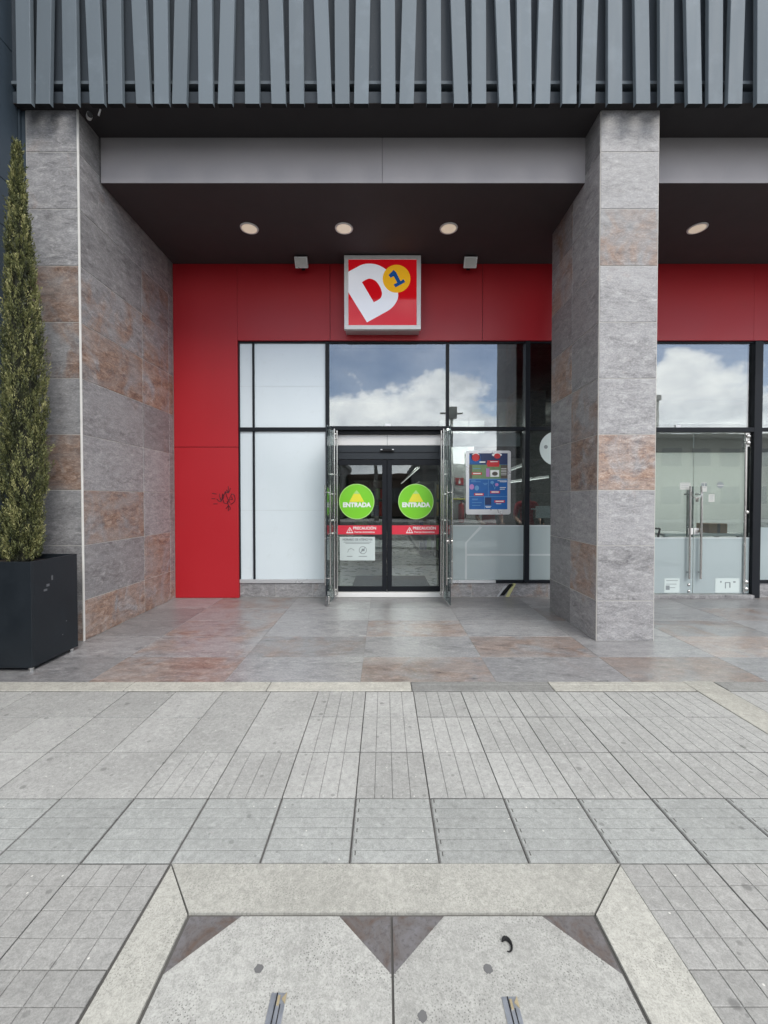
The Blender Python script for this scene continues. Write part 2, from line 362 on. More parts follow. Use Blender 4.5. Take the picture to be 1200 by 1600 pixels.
# ------------------------------------------------------------------ geometry helpers
W = {}                                     # world origin of every object (parents are never rotated)
class MB:
    def __init__(s): s.v = []; s.f = []
    def add(s, vs, fs):
        b = len(s.v); s.v += [Vector(p) for p in vs]; s.f += [tuple(i+b for i in f) for f in fs]; return s
    def box(s, x0, x1, y0, y1, z0, z1, c=0.0):
        if not c:
            return s.add([(x0,y0,z0),(x1,y0,z0),(x1,y1,z0),(x0,y1,z0),(x0,y0,z1),(x1,y0,z1),(x1,y1,z1),(x0,y1,z1)],
                         [(3,2,1,0),(4,5,6,7),(0,1,5,4),(1,2,6,5),(2,3,7,6),(3,0,4,7)])
        bm = bmesh.new(); bmesh.ops.create_cube(bm, size=1)
        for v in bm.verts:
            v.co = Vector(((x0+x1)/2+v.co.x*(x1-x0), (y0+y1)/2+v.co.y*(y1-y0), (z0+z1)/2+v.co.z*(z1-z0)))
        bmesh.ops.bevel(bm, geom=list(bm.edges), offset=c, segments=1, affect='EDGES')
        return s.bm(bm)
    def bm(s, bm):
        bm.verts.ensure_lookup_table(); bm.verts.index_update()
        s.add([v.co.copy() for v in bm.verts], [tuple(v.index for v in f.verts) for f in bm.faces]); bm.free(); return s
    def tube(s, p0, p1, r, n=12, r1=None, cap=True):
        p0, p1 = Vector(p0), Vector(p1); d = (p1-p0).normalized()
        a = d.orthogonal().normalized(); b = d.cross(a); r1 = r if r1 is None else r1
        vs = [p0+(a*math.cos(t)+b*math.sin(t))*r for t in [2*math.pi*i/n for i in range(n)]]
        vs += [p1+(a*math.cos(t)+b*math.sin(t))*r1 for t in [2*math.pi*i/n for i in range(n)]]
        fs = [(i, (i+1) % n, n+(i+1) % n, n+i) for i in range(n)]
        if cap: fs += [tuple(reversed(range(n))), tuple(range(n, 2*n))]
        return s.add(vs, fs)
    def path(s, pts, r, n=6):
        for a, b in zip(pts, pts[1:]): s.tube(a, b, r, n)
        return s
    def prism(s, pts, y0, y1):               # outline in x,z extruded along y (y0 is the front)
        n = len(pts)
        vs = [(x, y0, z) for x, z in pts] + [(x, y1, z) for x, z in pts]
        return s.add(vs, [tuple(range(n)), tuple(reversed(range(n, 2*n)))] + [(i, n+i, n+(i+1) % n, (i+1) % n) for i in range(n)])
    def flat(s, pts, z0, z1):                # outline in x,y extruded along z
        n = len(pts)
        vs = [(x, y, z0) for x, y in pts] + [(x, y, z1) for x, y in pts]
        return s.add(vs, [tuple(reversed(range(n))), tuple(range(n, 2*n))] + [(i, (i+1) % n, n+(i+1) % n, n+i) for i in range(n)])
    def sphere(s, c, r, u=12, w=8, sc=(1, 1, 1)):
        bm = bmesh.new(); bmesh.ops.create_uvsphere(bm, u_segments=u, v_segments=w, radius=r)
        for v in bm.verts: v.co = Vector((v.co.x*sc[0], v.co.y*sc[1], v.co.z*sc[2])) + Vector(c)
        return s.bm(bm)
    def lathe(s, prof, c, n=24):             # profile (r, z) round a vertical axis
        k = len(prof)
        vs = [(c[0]+r*math.cos(2*math.pi*i/n), c[1]+r*math.sin(2*math.pi*i/n), c[2]+z) for i in range(n) for r, z in prof]
        fs = [(i*k+j, ((i+1) % n)*k+j, ((i+1) % n)*k+j+1, i*k+j+1) for i in range(n) for j in range(k-1)]
        return s.add(vs, fs)
    def build(s, name, mat, parent=None, origin=None, smooth=False):
        if origin is None: origin = W[parent.name] if parent else Vector((0, 0, 0))
        origin = Vector(origin)
        me = bpy.data.meshes.new(name)
        me.from_pydata([tuple(v-origin) for v in s.v], [], s.f); me.update()
        bm = bmesh.new(); bm.from_mesh(me); bmesh.ops.recalc_face_normals(bm, faces=bm.faces); bm.to_mesh(me); bm.free()
        me.materials.append(M[mat] if isinstance(mat, str) else mat)
        if smooth:
            for p in me.polygons: p.use_smooth = True
            try: me.set_sharp_from_angle(angle=R(38))
            except Exception: pass
        return link(name, me, parent, origin)
def link(name, data, parent, origin, rot=None):
    o = bpy.data.objects.new(name, data); COL.objects.link(o)
    origin = Vector(origin); W[o.name] = origin
    if parent: o.parent = parent; o.location = origin-W[parent.name]
    else: o.location = origin
    if rot: o.rotation_euler = rot
    return o
def tag(o, label, cat, group=None):
    o['label'] = label; o['category'] = cat
    if group: o['group'] = group
    return o
def thing(name, loc, label, cat, group=None):
    o = bpy.data.objects.new(name, None); COL.objects.link(o); o.location = loc; W[o.name] = Vector(loc)
    o.empty_display_size = 0.1
    return tag(o, label, cat, group)
def struct(o): o['kind'] = 'structure'; return o
def copy_tree(o, delta, label=None, group=None, parent=None):
    c = o.copy(); COL.objects.link(c)
    W[c.name] = W[o.name]+Vector(delta)
    if parent: c.parent = parent
    else: c.location = o.location+Vector(delta)
    if label: c['label'] = label
    if group: c['group'] = group
    for ch in list(o.children): copy_tree(ch, delta, parent=c)
    return c
TXT = {}
def text(name, s, size, loc, mat, parent, bold=0.0, rot=(R(90), 0, 0), sx=1.0, ext=0.0006):
    key = (s, size, bold, mat, sx)
    if key not in TXT:
        cu = bpy.data.curves.new(name, 'FONT'); cu.body = s; cu.size = size; cu.align_x = 'CENTER'; cu.align_y = 'CENTER'
        cu.offset = bold; cu.extrude = ext; cu.resolution_u = 3
        tmp = bpy.data.objects.new(name+'_source', cu); COL.objects.link(tmp)
        dg = bpy.context.evaluated_depsgraph_get()
        me = bpy.data.meshes.new_from_object(tmp.evaluated_get(dg)); bpy.data.objects.remove(tmp); bpy.data.curves.remove(cu)
        for v in me.vertices: v.co.x *= sx
        me.name = name; me.materials.clear(); me.materials.append(M[mat]); TXT[key] = me
    return link(name, TXT[key], parent, loc, rot)
TILES = {}
def tile_mesh(w, h, t, mat, c=0.002, grooves=None, notch=False):
    """tile lying in x,y with its top at z=0; grooves = list of pads (x0,x1,y0,y1) standing on the tile"""
    key = (round(w, 3), round(h, 3), t, mat, str(grooves), c, notch)
    if key in TILES: return TILES[key]
    m = MB()
    def pad(x0, x1, y0, y1, z0, z1, c):
        m.add([(x0,y0,z0),(x1,y0,z0),(x1,y1,z0),(x0,y1,z0),(x0,y0,z1-c),(x1,y0,z1-c),(x1,y1,z1-c),(x0,y1,z1-c),
               (x0+c,y0+c,z1),(x1-c,y0+c,z1),(x1-c,y1-c,z1),(x0+c,y1-c,z1)],
              [(0,1,5,4),(1,2,6,5),(2,3,7,6),(3,0,4,7),(4,5,9,8),(5,6,10,9),(6,7,11,10),(7,4,8,11),(8,9,10,11)])
    mats = [mat]
    if grooves:
        pad(-w/2, w/2, -h/2, h/2, -t, -0.0035, 0.001); nb = len(m.f)
        for g in grooves: pad(*g, -0.006, 0.0, 0.0015)
        ng = len(m.f)
        if notch:
            for g in grooves: pad(g[0]+.010, g[0]+.015, g[3]-.026, g[3]-.004, -.004, .0006, .0001)
        mats = [mat, 'groove_light', 'groove']
    else:
        pad(-w/2, w/2, -h/2, h/2, -t, 0.0, c)
    me = bpy.data.meshes.new('tile'); me.from_pydata([tuple(v) for v in m.v], [], m.f); me.update()
    for k in mats: me.materials.append(M[k])
    if grooves:
        for i, p in enumerate(me.polygons):
            if i < nb: p.material_index = 1
            elif i >= ng: p.material_index = 2
    TILES[key] = me
    return me
def tile(name, parent, c, w, h, t, mat, rot=None, grooves=None, bev=0.002, notch=False):
    return link(name, tile_mesh(w, h, t, mat, bev, grooves, notch), parent, c, rot)
FACE_FRONT = (R(90), 0, 0)                  # tile normal towards the camera
FACE_RIGHT = (R(90), 0, R(90))              # normal towards +x
FACE_LEFT = (R(90), 0, R(-90))              # normal towards -x
FACE_BACK = (R(90), 0, R(180))

# ------------------------------------------------------------------ the ground
g = MB().box(-400, 400, -400, 400, -0.6, -0.18).build('ground', 'asphalt'); struct(g)
rd = MB().box(-120, 120, -15, -2.4, -0.3, -0.13).build('road', 'asphalt'); struct(rd)
fp = MB().box(-120, 120, -19, -15, -0.3, 0.0).build('far_pavement', 'paving'); struct(fp)
pv = MB().box(-6, 7, -0.2, 3.340, -0.25, -0.009).build('pavement', 'groove'); struct(pv)
m = MB().box(-60, -6.004, -2.2, 3.340, -0.25, 0).box(7.004, 60, -2.2, 3.340, -0.25, 0).box(-6, 7, -2.2, -0.204, -0.25, 0)
pm = m.build('pavement', 'paving'); struct(pm)
kb = MB().box(-60, 60, -2.4, -2.204, -0.3, 0.004, 0.02).build('road_kerb', 'kerb_dark'); struct(kb)

G = 0.0068
XJ = [-0.146+0.381*k for k in range(-13, 8)]     # paving joints across, up to the pale band at 2.521
XR = [2.775+0.381*k for k in range(0, 7)]
YJ = [3.334, 2.943, 2.530, 2.134, 1.746, 1.347, 0.947, 0.547, 0.147]
def pave(xa, xb, ya, yb, kind):
    w, h = (xb-xa-.0042, yb-ya-.0045) if kind == 'pads' else (xb-xa-.0058, yb-ya-.0098)
    cx, cy = (xa+xb)/2, (ya+yb)/2
    gr = None; gg = 0.0028
    if kind == 'long':
        n = 4; s = w/n; gr = [(-w/2+i*s+(gg/2 if i else 0), -w/2+(i+1)*s-(gg/2 if i < n-1 else 0), -h/2, h/2) for i in range(n)]
    elif kind == 'cross':
        n = 4; s = w/n; gr = []
        for i in range(n):
            x0, x1 = -w/2+i*s+(gg/2 if i else 0), -w/2+(i+1)*s-(gg/2 if i < n-1 else 0)
            gr += [(x0, x1, -h/2, -h/2+0.088), (x0, x1, -h/2+0.088+gg, h/2)]
    elif kind == 'across':
        n = 6; s = h/n; gr = [(-w/2+0.005, w/2-0.002, -h/2+i*s+(gg*.8 if i else 0), -h/2+(i+1)*s-(gg*.8 if i < n-1 else 0)) for i in range(n)]
    elif kind == 'pads':
        gr = []
        for i in range(4):
            for j in range(4):
                a, b = w/4, h/4
                gr.append((-w/2+i*a+(gg/2 if i else 0), -w/2+(i+1)*a-(gg/2 if i < 3 else 0), -h/2+j*b+(gg/2 if j else 0), -h/2+(j+1)*b-(gg/2 if j < 3 else 0)))
    dz = random.uniform(-0.0022, 0.0010)
    tile('paving_tile', pv, (cx, cy, dz), w, h, 0.03, 'paving_ribbed' if kind == 'across' else 'paving_pads_dimmed' if kind == 'pads' else 'paving', (random.uniform(-.003, .003), random.uniform(-.003, .003), random.uniform(-.002, .002)), gr, 0.0018, kind == 'across' and xa > -.3)
CHX0, CHX1, CHY1 = -0.896, 0.996, 1.743          # outer edges of the inspection chamber
for r in range(8):
    yb, ya = YJ[r], YJ[r+1]
    lim = 0.93*yb+0.75
    cols = list(zip(XJ, XJ[1:])) + list(zip(XR, XR[1:]))
    for xa, xb in cols:
        if xb < -lim or xa > lim: continue
        if r >= 4:
            if xa < CHX0 < xb: xb = CHX0-0.003
            elif xa < CHX1 < xb: xa = CHX1+0.003
            elif xa >= CHX0-0.01 and xb <= CHX1+0.01: continue
            if xb-xa < 0.1: continue
        if r <= 1: kind = 'plain' if xb < -0.5 else 'long'
        elif r == 2: kind = 'cross' if xb > -1.0 else 'plain'
        elif r == 3: kind = 'across'
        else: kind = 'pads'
        pave(xa, xb, ya, yb, kind)

# kerb stones at the foot of the terrace, and the pale band that runs across the pavement
kerb = MB().box(-8, 9, 3.342, 3.501, -0.25, -0.006).build('kerb', 'groove'); struct(kerb)
KX = [-5.5, -4.4, -3.25, -2.1, -0.95, 0.225, 1.375, 2.521]
for i, (a, b) in enumerate(zip(KX, KX[1:])):
    light = a < 0.2
    MB().box(a+.003, b-.003, 3.345, 3.436 if not light else 3.501, -0.05, 0.004, 0.004).build('kerb_stone', 'kerb_light' if light or a > 1.3 else 'kerb_dark', kerb)
    if not light: MB().box(a+.003, b-.003, 3.440, 3.501, -0.05, 0.006, 0.004).build('kerb_stone', 'kerb_dark' if a < 1.3 else 'kerb_light', kerb)
for a, b in ((2.779, 3.9), (3.9, 5.05), (5.05, 6.2)):
    MB().box(a+.003, b-.003, 3.345, 3.501, -0.05, 0.004, 0.004).build('kerb_stone', 'kerb_dark', kerb)
for a, b in ((-0.2, 1.0), (1.0, 2.2), (2.2, 3.522)):
    MB().box(2.524, 2.772, a+.002, b-.002, -0.05, 0.003, 0.004).build('band_stone', 'kerb_light', pv)

# inspection chamber: mitred concrete surround, two slabs with steel corner plates
ch = thing('inspection_chamber', (0.03, 1.2, 0), 'pale concrete inspection chamber set in the grey paving, two slabs with steel corners', 'manhole')
iX0, iX1, iY1, yB = -0.728, 0.785, 1.534, 0.32
MB().flat([(CHX0, CHY1), (CHX1, CHY1), (iX1+.0, iY1), (iX0, iY1)][::-1], -0.1, 0.002).build('surround', 'frame_conc', ch)
MB().flat([(CHX0, CHY1-.008), (iX0-.003, iY1-.006), (iX0-.003, yB), (CHX0, yB)][::-1], -0.1, 0.001).build('surround', 'frame_conc', ch)
MB().flat([(CHX1, CHY1-.008), (CHX1, yB), (iX1+.003, yB), (iX1+.003, iY1-.006)][::-1], -0.1, 0.001).build('surround', 'frame_conc', ch)
MB().box(iX0+.002, iX1-.002, yB, iY1-.004, -0.1, -0.012).build('seat_frame', 'steel_edge', ch)
xm = 0.028
def slab(a, b):
    L = 0.19
    pts = [(a, yB), (b, yB), (b, iY1-.01-L), (b-L, iY1-.01), (a+L, iY1-.01), (a, iY1-.01-L)]
    s = MB().flat(pts, -0.09, -0.002).build('slab', 'slab_conc', ch)
    MB().flat([(a, iY1-.01), (a, iY1-.012-L), (a+L-.002, iY1-.01)], -0.09, -0.003).build('corner_plate', 'steel_plate', s)
    MB().flat([(b, iY1-.01), (b-L+.002, iY1-.01), (b, iY1-.012-L)], -0.09, -0.003).build('corner_plate', 'steel_plate', s)
    return s
s1 = slab(iX0+.010, xm-.004); s2 = slab(xm+.004, iX1-.010)
def lifter(cx, cy, par, flip):
    w, d = 0.025, 0.050
    h = MB().box(cx-w, cx+w, cy-d, cy+d, -0.06, -0.0015, 0.002).build('lifting_socket', 'galv', par)
    MB().box(cx-w*.95, cx-w*.35, cy-d*.9, cy+d*.9, -0.0014, 0.0008).build('bar', 'galv', h)
    MB().box(cx-w*.28, cx-w*.16, cy-d*.95, cy+d*.95, -0.0014, 0.0004).build('slot', 'black', h)
    MB().box(cx-w*.08, cx+w*.22, cy+d*.30, cy+d*.80, -0.0014, 0.0016).build('tab', 'brass', h)
    MB().flat([(cx+w*.45, cy+d*.62), (cx+w*.95, cy+d*.35), (cx+w*.95, cy+d*.95)], -0.0014, 0.0018).build('wedge', 'brass', h)
    MB().box(cx+w*.32, cx+w*.42, cy-d*.95, cy+d*.35, -0.0014, 0.0004).build('slot', 'black', h)
lifter(-0.327, 1.235, s1, 1); lifter(0.388, 1.225, s2, -1)
def blob(cx, cy, r, z=0.0):
    pts = [(cx+r*random.uniform(.82, 1.12)*math.cos(t), cy+r*random.uniform(.82, 1.1)*math.sin(t)) for t in [2*math.pi*i/18 for i in range(18)]]
    return MB().flat(pts, -0.004, z)
for (x, y, r, lb) in ((-0.412, 1.350, .0145, 'dark round gum spot flattened on the left concrete slab'),
                      (0.343, 1.350, .015, 'dark round gum spot on the right slab above its metal socket'),
                      (0.115, 1.224, .015, 'dark gum spot on the right slab close to the centre joint')):
    tag(blob(x, y, r, -0.0005).build('gum_spot', 'gum'), lb, 'gum', 'gum spots on the chamber slabs')
pts = [(0.425+0.015*math.cos(t), 1.419+0.022*math.sin(t)) for t in [R(150-i*22) for i in range(13)]]
m = MB()
for i, (a, b) in enumerate(zip(pts, pts[1:])):
    rr = [.0025, .005, .0065, .007, .0065, .006, .005, .0042, .0035, .003, .0025, .002, .0015]
    m.tube((a[0], a[1], .004), (b[0], b[1], .004), rr[i], 8, rr[i+1])
tag(m.build('rubber_scrap', 'black'), 'small curled black rubber scrap lying on the right concrete slab', 'litter')

# ------------------------------------------------------------------ terrace of slate tiles
ter = MB().box(-12, 14, 3.504, 6.64, -0.25, -0.0025).build('terrace_floor', 'floor_grout'); struct(ter)
FX = [-0.2+1.15*k for k in range(-4, 7)]
FY = [3.504, 4.065, 4.68, 5.29, 5.90, 6.51]
RUST = {(0, 2): 'rust', (0, 4): 'rust', (0, 6): 'rust', (0, 9): 'mixed', (1, 2): 'mixed', (1, 3): 'mixed', (1, 5): 'rust', (1, 7): 'rust', (1, 8): 'mixed',
        (2, 4): 'rust', (2, 2): 'mixed', (2, 7): 'mixed', (3, 2): 'mixed', (3, 6): 'mixed', (3, 8): 'mixed', (4, 2): 'mixed', (4, 9): 'mixed'}
for r, (ya, yb) in enumerate(zip(FY, FY[1:])):
    for c, (xa, xb) in enumerate(zip(FX, FX[1:])):
        tile('floor_tile', ter, ((xa+xb)/2, (ya+yb)/2, random.uniform(-.0006, .0006)), xb-xa-.004, yb-ya-.004, 0.03, 'floor_'+RUST.get((r, c), 'grey'), (0, 0, R(180) if (r+c) % 2 else 0), None, 0.0015)

# ------------------------------------------------------------------ stone piers
ZR = [0.0, 0.44]+[0.44+0.6*k for k in range(1, 10)]
ZR = [z for z in ZR if z < 5.5]+[5.688]
def clad(par, x0, x1, y0, y1, front, left=None, right=None, joints_l=None, joints_r=None):
    """tiles on the faces of a core box; front/left/right give the material key per course"""
    T = 0.012; gp = 0.007
    for k, (za, zb) in enumerate(zip(ZR, ZR[1:])):
        zc, h = (za+zb)/2, zb-za-gp
        if front: tile('tile', par, ((x0+x1)/2, y0-.004, zc), x1-x0-.012, h, T, 'wall_'+front.get(k, 'grey'), FACE_FRONT)
        for face, js, mp, xs in ((FACE_RIGHT, joints_r, right, x1+.004), (FACE_LEFT, joints_l, left, x0-.004)):
            if mp is None: continue
            for c, (ya, yb) in enumerate(zip(js, js[1:])):
                tile('tile', par, (xs, (ya+yb)/2, zc), yb-ya-gp, h, T, 'wall_'+mp.get((k, c), 'grey'), face)
lp = thing('stone_pier', (-3.53, 5.5, 0), 'broad slate clad pier beside the cypress, with a white corner trim', 'pillar', 'slate clad piers')
MB().box(-3.815, -3.262, 4.526, 6.62, 0, 5.690).build('core', 'grout', lp)
clad(lp, -3.815, -3.262, 4.526, 6.5,
     {3: 'rust', 5: 'mixed', 6: 'rust', 0: 'mixed'}, None,
     {(0, 0): 'rust', (0, 1): 'rust', (1, 1): 'rust', (2, 0): 'rust', (5, 0): 'rust', (5, 1): 'rust', (6, 0): 'mixed', (6, 1): 'mixed', (0, 2): 'rust', (5, 2): 'rust', (7, 1): 'mixed'}, None, [4.535, 5.68, 6.37, 6.50])
MB().box(-3.264, -3.247, 4.509, 4.530, 0, 5.688, .003).build('corner_trim', 'trim', lp)
rp = thing('stone_pier', (2.62, 5.15, 0), 'free standing slate clad pier to the right of the shop entrance', 'pillar', 'slate clad piers')
MB().box(2.308, 2.932, 4.526, 5.80, 0, 5.690).build('core', 'grout', rp)
clad(rp, 2.308, 2.932, 4.526, 5.80, {3: 'rust', 7: 'mixed', 6: 'grey'},
     {(1, 0): 'rust', (3, 0): 'rust', (4, 0): 'mixed', (5, 1): 'rust', (7, 1): 'mixed', (8, 1): 'mixed'}, {}, [4.535, 5.17, 5.795], [4.535, 5.17, 5.795])
for k, (za, zb) in enumerate(zip(ZR, ZR[1:])):
    tile('tile', rp, (2.620, 5.804, (za+zb)/2), .61, zb-za-.005, .012, 'wall_grey', FACE_BACK)

# ------------------------------------------------------------------ the building above: backing, slats, soffit, beam, ceiling
up = MB().box(-4.3, 16, 4.9, 40, 5.78, 9.5).build('upper_storey', 'navy'); struct(up)
bk = thing('facade_backing', (0, 4.5, 5.7), 'blue grey backing wall with a narrow ledge behind the slats', 'wall')
XB = [-3.9, -1.35, 1.2, 3.75, 6.3, 9.0, 12.0]
for a, b in zip(XB, XB[1:]):
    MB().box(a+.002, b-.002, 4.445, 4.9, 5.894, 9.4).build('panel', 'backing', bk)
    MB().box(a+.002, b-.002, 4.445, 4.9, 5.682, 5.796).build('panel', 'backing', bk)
MB().box(-3.9, 12, 4.428, 4.60, 5.860, 5.892).build('ledge', 'slat', bk)
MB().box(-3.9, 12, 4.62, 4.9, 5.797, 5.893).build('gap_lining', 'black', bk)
SL = [(-3.738,0),(-3.549,.030),(-3.266,-.002),(-2.996,-.035),(-2.810,-.004),(-2.524,-.037),(-2.338,-.003),(-2.159,.034),(-1.889,-.002),(-1.693,.032),(-1.416,0),(-1.146,-.027),(-.961,-.005),(-.677,-.035),(-.498,-.004),(-.306,.020),(-.029,-.006),(.156,.028),(.436,-.005),(.713,-.037),(.895,-.007),(1.172,-.042),(1.358,-.012),(1.543,.025),(1.814,-.004),(2.003,.023),(2.279,-.009),(2.566,-.026),(2.810,-.015),(3.093,-.032),(3.302,-.010),(3.500,.017),(3.797,-.012),(4.06,-.03),(4.27,-.004),(4.53,.03),(4.76,-.004),(5.02,-.03),(5.24,0),(5.5,.03),(5.74,-.004)]
ss = thing('slat_screen', (0, 4.38, 5.567), 'blue grey screen of tilted vertical slats over the shop fronts', 'screen')
for x, ln in SL:
    z0, z1 = 5.567, 8.3; dx = ln*(z1-z0); w = .146; y0, y1 = 4.33, 4.378; c = .003
    vs = []
    for z, d in ((z0, 0), (z1, dx)):
        vs += [(x+c+d, y0, z), (x+w-c+d, y0, z), (x+w+d, y0+c, z), (x+w+d, y1, z), (x+d, y1, z), (x+d, y0+c, z)]
    MB().add(vs, [tuple(reversed(range(6))), tuple(range(6, 12))]+[(i, (i+1) % 6, 6+(i+1) % 6, 6+i) for i in range(6)]).build('slat', 'slat', ss, (x, 4.36, z0))
    sl_o = bpy.data.objects[[o.name for o in ss.children][-1]]
    sl_o.data.materials.append(M['black'])
    for pg in sl_o.data.polygons:
        if pg.normal.z < -.9: pg.material_index = 1      # underside painted black: shade at the slat's end put into the colour
for z in (7.15, 7.9):
    MB().box(-3.85, 6.2, 4.380, 4.438, z-.02, z+.02).build('rail', 'black', ss)
# soffit and beam between the piers
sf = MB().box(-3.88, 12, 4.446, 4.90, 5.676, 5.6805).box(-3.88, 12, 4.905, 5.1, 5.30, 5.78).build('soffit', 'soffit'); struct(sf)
BJ = [-3.247, -.02, 2.318]; bm_ = thing('lintel_beam', (0, 4.95, 5.17), 'plum grey lintel beam under the slats between the two piers', 'beam', 'lintel beams')
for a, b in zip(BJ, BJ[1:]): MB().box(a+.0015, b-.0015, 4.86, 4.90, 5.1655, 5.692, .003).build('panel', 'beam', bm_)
bm2 = thing('lintel_beam', (5, 4.95, 5.17), 'plum grey lintel beam right of the free standing pier', 'beam', 'lintel beams')
MB().box(2.938, 9.0, 4.86, 4.90, 5.1655, 5.692, .003).build('panel', 'beam', bm2)
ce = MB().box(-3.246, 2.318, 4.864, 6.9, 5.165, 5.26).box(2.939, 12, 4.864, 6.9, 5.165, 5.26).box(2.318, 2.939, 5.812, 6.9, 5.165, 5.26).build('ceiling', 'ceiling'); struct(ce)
# neighbour's navy wall, left of the pier
nw = thing('navy_wall', (-4.0, 4.3, 0), 'dark navy panelled side wall at the edge left of the slate pier', 'wall')
for a, b in ((0, 3.05), (3.05, 4.33), (4.33, 4.80), (4.80, 6.2), (6.2, 9.4)):
    for ya, yb in ((1.5, 3.0), (3.0, 4.18), (4.18, 4.50)):
        MB().box(-4.3, -3.875, ya+.002, yb-.002, a+.003, b-.003, .003).build('panel', 'navy', nw)
MB().box(-4.3, -3.89, 1.51, 4.49, 0, 9.39).build('core', 'black', nw)
MB().box(-4.3, -3.818, 4.530, 4.62, 0, 6.2).build('recess_strip', 'navy', nw)
MB().box(-4.3, -3.86, 4.503, 4.526, 0, 6.2).build('recess_strip', 'navy', nw)

# ------------------------------------------------------------------ red wall
struct(MB().box(-3.25, 8.5, 6.515, 6.65, 3.995, 5.155).box(-3.25, -2.27, 6.515, 6.65, .01, 3.99).build('wall_backing', 'black'))
rw = thing('red_wall', (-.5, 6.5, 0), 'glossy red painted wall framing the shop front, with panel joints', 'wall', )
for x0, x1, z0, z1 in ((-3.25, -2.263, .006, 2.346), (-3.25, -2.263, 2.354, 5.16), (-2.260, -.835, 3.992, 5.16), (-.828, 1.516, 3.992, 5.16), (1.523, 2.897, 3.992, 5.16), (2.9, 5.70, 3.992, 5.16), (5.703, 8.5, 3.992, 5.16)):
    e = 0.0 if x0 == -2.263 else 0.0
    MB().box(x0+e, x1, 6.5, 6.66, z0, z1).build('panel', 'red', rw)
# graffiti tag
gr = thing('graffiti_tag', (-2.50, 6.497, 1.53), 'dark maroon scribbled graffiti tag on the red wall beside the white panes', 'graffiti')
def gp(pts):                                # strokes in photo-crop units -> metres on the wall
    return [(-2.784+px*.05/100.3, 6.4975, 1.793-py*.05/100.3) for px, py in pts]
for st in ([(230,320),(370,340)], [(215,485),(330,488)], [(270,648),(400,645)], [(380,490),(430,560),(510,580),(470,430),(470,330)], [(470,430),(530,560),(560,330),(600,420),(640,260),(690,420),(760,580)],
           [(640,260),(740,310),(810,160)], [(740,310),(740,100)], [(680,210),(740,310)], [(760,580),(780,470),(850,330),(920,370),(950,480),(930,580),(830,660),(800,650)], [(840,420),(870,520),(800,500)],
           [(560,330),(560,480),(600,620),(680,640),(740,580),(800,600)], [(700,560),(740,700),(735,870)], [(740,700),(660,800)], [(740,690),(800,770),(780,840)], [(640,260),(570,500)]):
    MB().path(gp(st), .0056, 5).build('stroke', 'graffiti', gr)

# ------------------------------------------------------------------ shop front glazing
YG = 6.56
pl = thing('stone_plinth', (0, 6.6, 0), 'low slate plinth under the shop front glazing', 'plinth')
for a, b in ((-2.262, -1.70), (-1.70, -1.12), (-1.12, -.86)):
    tile('tile', pl, ((a+b)/2, 6.552, .116), b-a-.004, .222, .02, 'wall_grey', FACE_FRONT)
for i, (a, b) in enumerate(((.98, 1.38), (1.38, 1.98), (1.98, 2.58), (2.58, 3.2))):
    tile('tile', pl, ((a+b)/2, 6.552, .116), b-a-.004, .222, .02, 'wall_mixed' if i in (0, 2) else 'wall_grey', FACE_FRONT)
MB().box(-2.262, -.862, 6.556, 6.70, 0, .226).box(.98, 3.2, 6.556, 6.70, 0, .226).build('core', 'grout', pl)

wl = thing('window_wall', (-1.57, YG, .23), 'black framed shop window with four opaque white panes left of the door', 'window')
def bars(par, lst, mat='alu', nm='frame_bar'):
    for (x0, x1, z0, z1, y0, y1) in lst: MB().box(x0, x1, y0, y1, z0, z1, .003).build(nm, mat, par)
bars(wl, [(-2.262, -2.245, .29, 3.985, 6.53, 6.62), (-2.046, -2.017, .29, 2.60, 6.53, 6.62), (-2.046, -2.017, 2.66, 3.985, 6.53, 6.62), (-2.262, -.91, 2.60, 2.66, 6.525, 6.62),
          (-.91, -.855, .0, 3.985, 6.52, 6.64), (-2.262, -.91, 3.965, 3.988, 6.53, 6.62)])
bars(wl, [(-2.262, -.91, .228, .286, 6.53, 6.62)], 'silver', 'sill')
for x0, x1 in ((-2.245, -2.046), (-2.017, -.91)):
    for z0, z1 in ((.287, 2.60), (2.66, 3.965)):
        MB().box(x0, x1, 6.56, 6.575, z0, z1).build('pane', 'white_panel', wl)
for x0, x1 in ((-2.244, -2.047), (-2.016, -.911)):
    MB().box(x0, x1, 6.5585, 6.5597, 1.366, 1.371).build('film_seam', 'ink_pale', wl)
    MB().box(x0, x1, 6.5585, 6.5597, 3.30, 3.304).build('film_seam', 'ink_pale', wl)
wt = thing('window_wall', (.06, YG, 2.64), 'wide clear glass transom pane above the automatic doors', 'window')
bars(wt, [(-.855, .975, 2.615, 2.675, 6.50, 6.66), (-.855, .975, 3.965, 3.988, 6.53, 6.62), (.966, 1.012, 2.675, 3.965, 6.52, 6.64)])
MB().box(-.855, .966, 6.56, 6.572, 2.675, 3.965).build('pane', 'glass', wt)
MB().box(-.50, .52, 6.575, 6.64, 3.925, 3.968).build('blind_box', 'shelf', wt)
MB().box(.02, .10, 6.546, 6.559, 2.677, 2.72).build('glass_clip', 'silver', wt)
wr = thing('window_wall', (1.6, YG, .23), 'clear shop window with frosted lower film right of the door, behind the poster', 'window')
bars(wr, [(.977, 1.012, .0, 2.613, 6.50, 6.66), (2.19, 2.262, .24, 3.985, 6.50, 6.66), (1.012, 2.19, 2.613, 2.668, 6.525, 6.62), (1.012, 2.19, 3.965, 3.988, 6.53, 6.62),
          (2.262, 3.2, 2.613, 2.668, 6.525, 6.62), (2.262, 3.2, 3.965, 3.988, 6.53, 6.62), (1.75, 2.19, .228, .275, 6.53, 6.62), (2.262, 3.2, .228, .275, 6.53, 6.62)])
bars(wr, [(1.012, 1.75, .228, .275, 6.53, 6.62)], 'silver', 'sill')
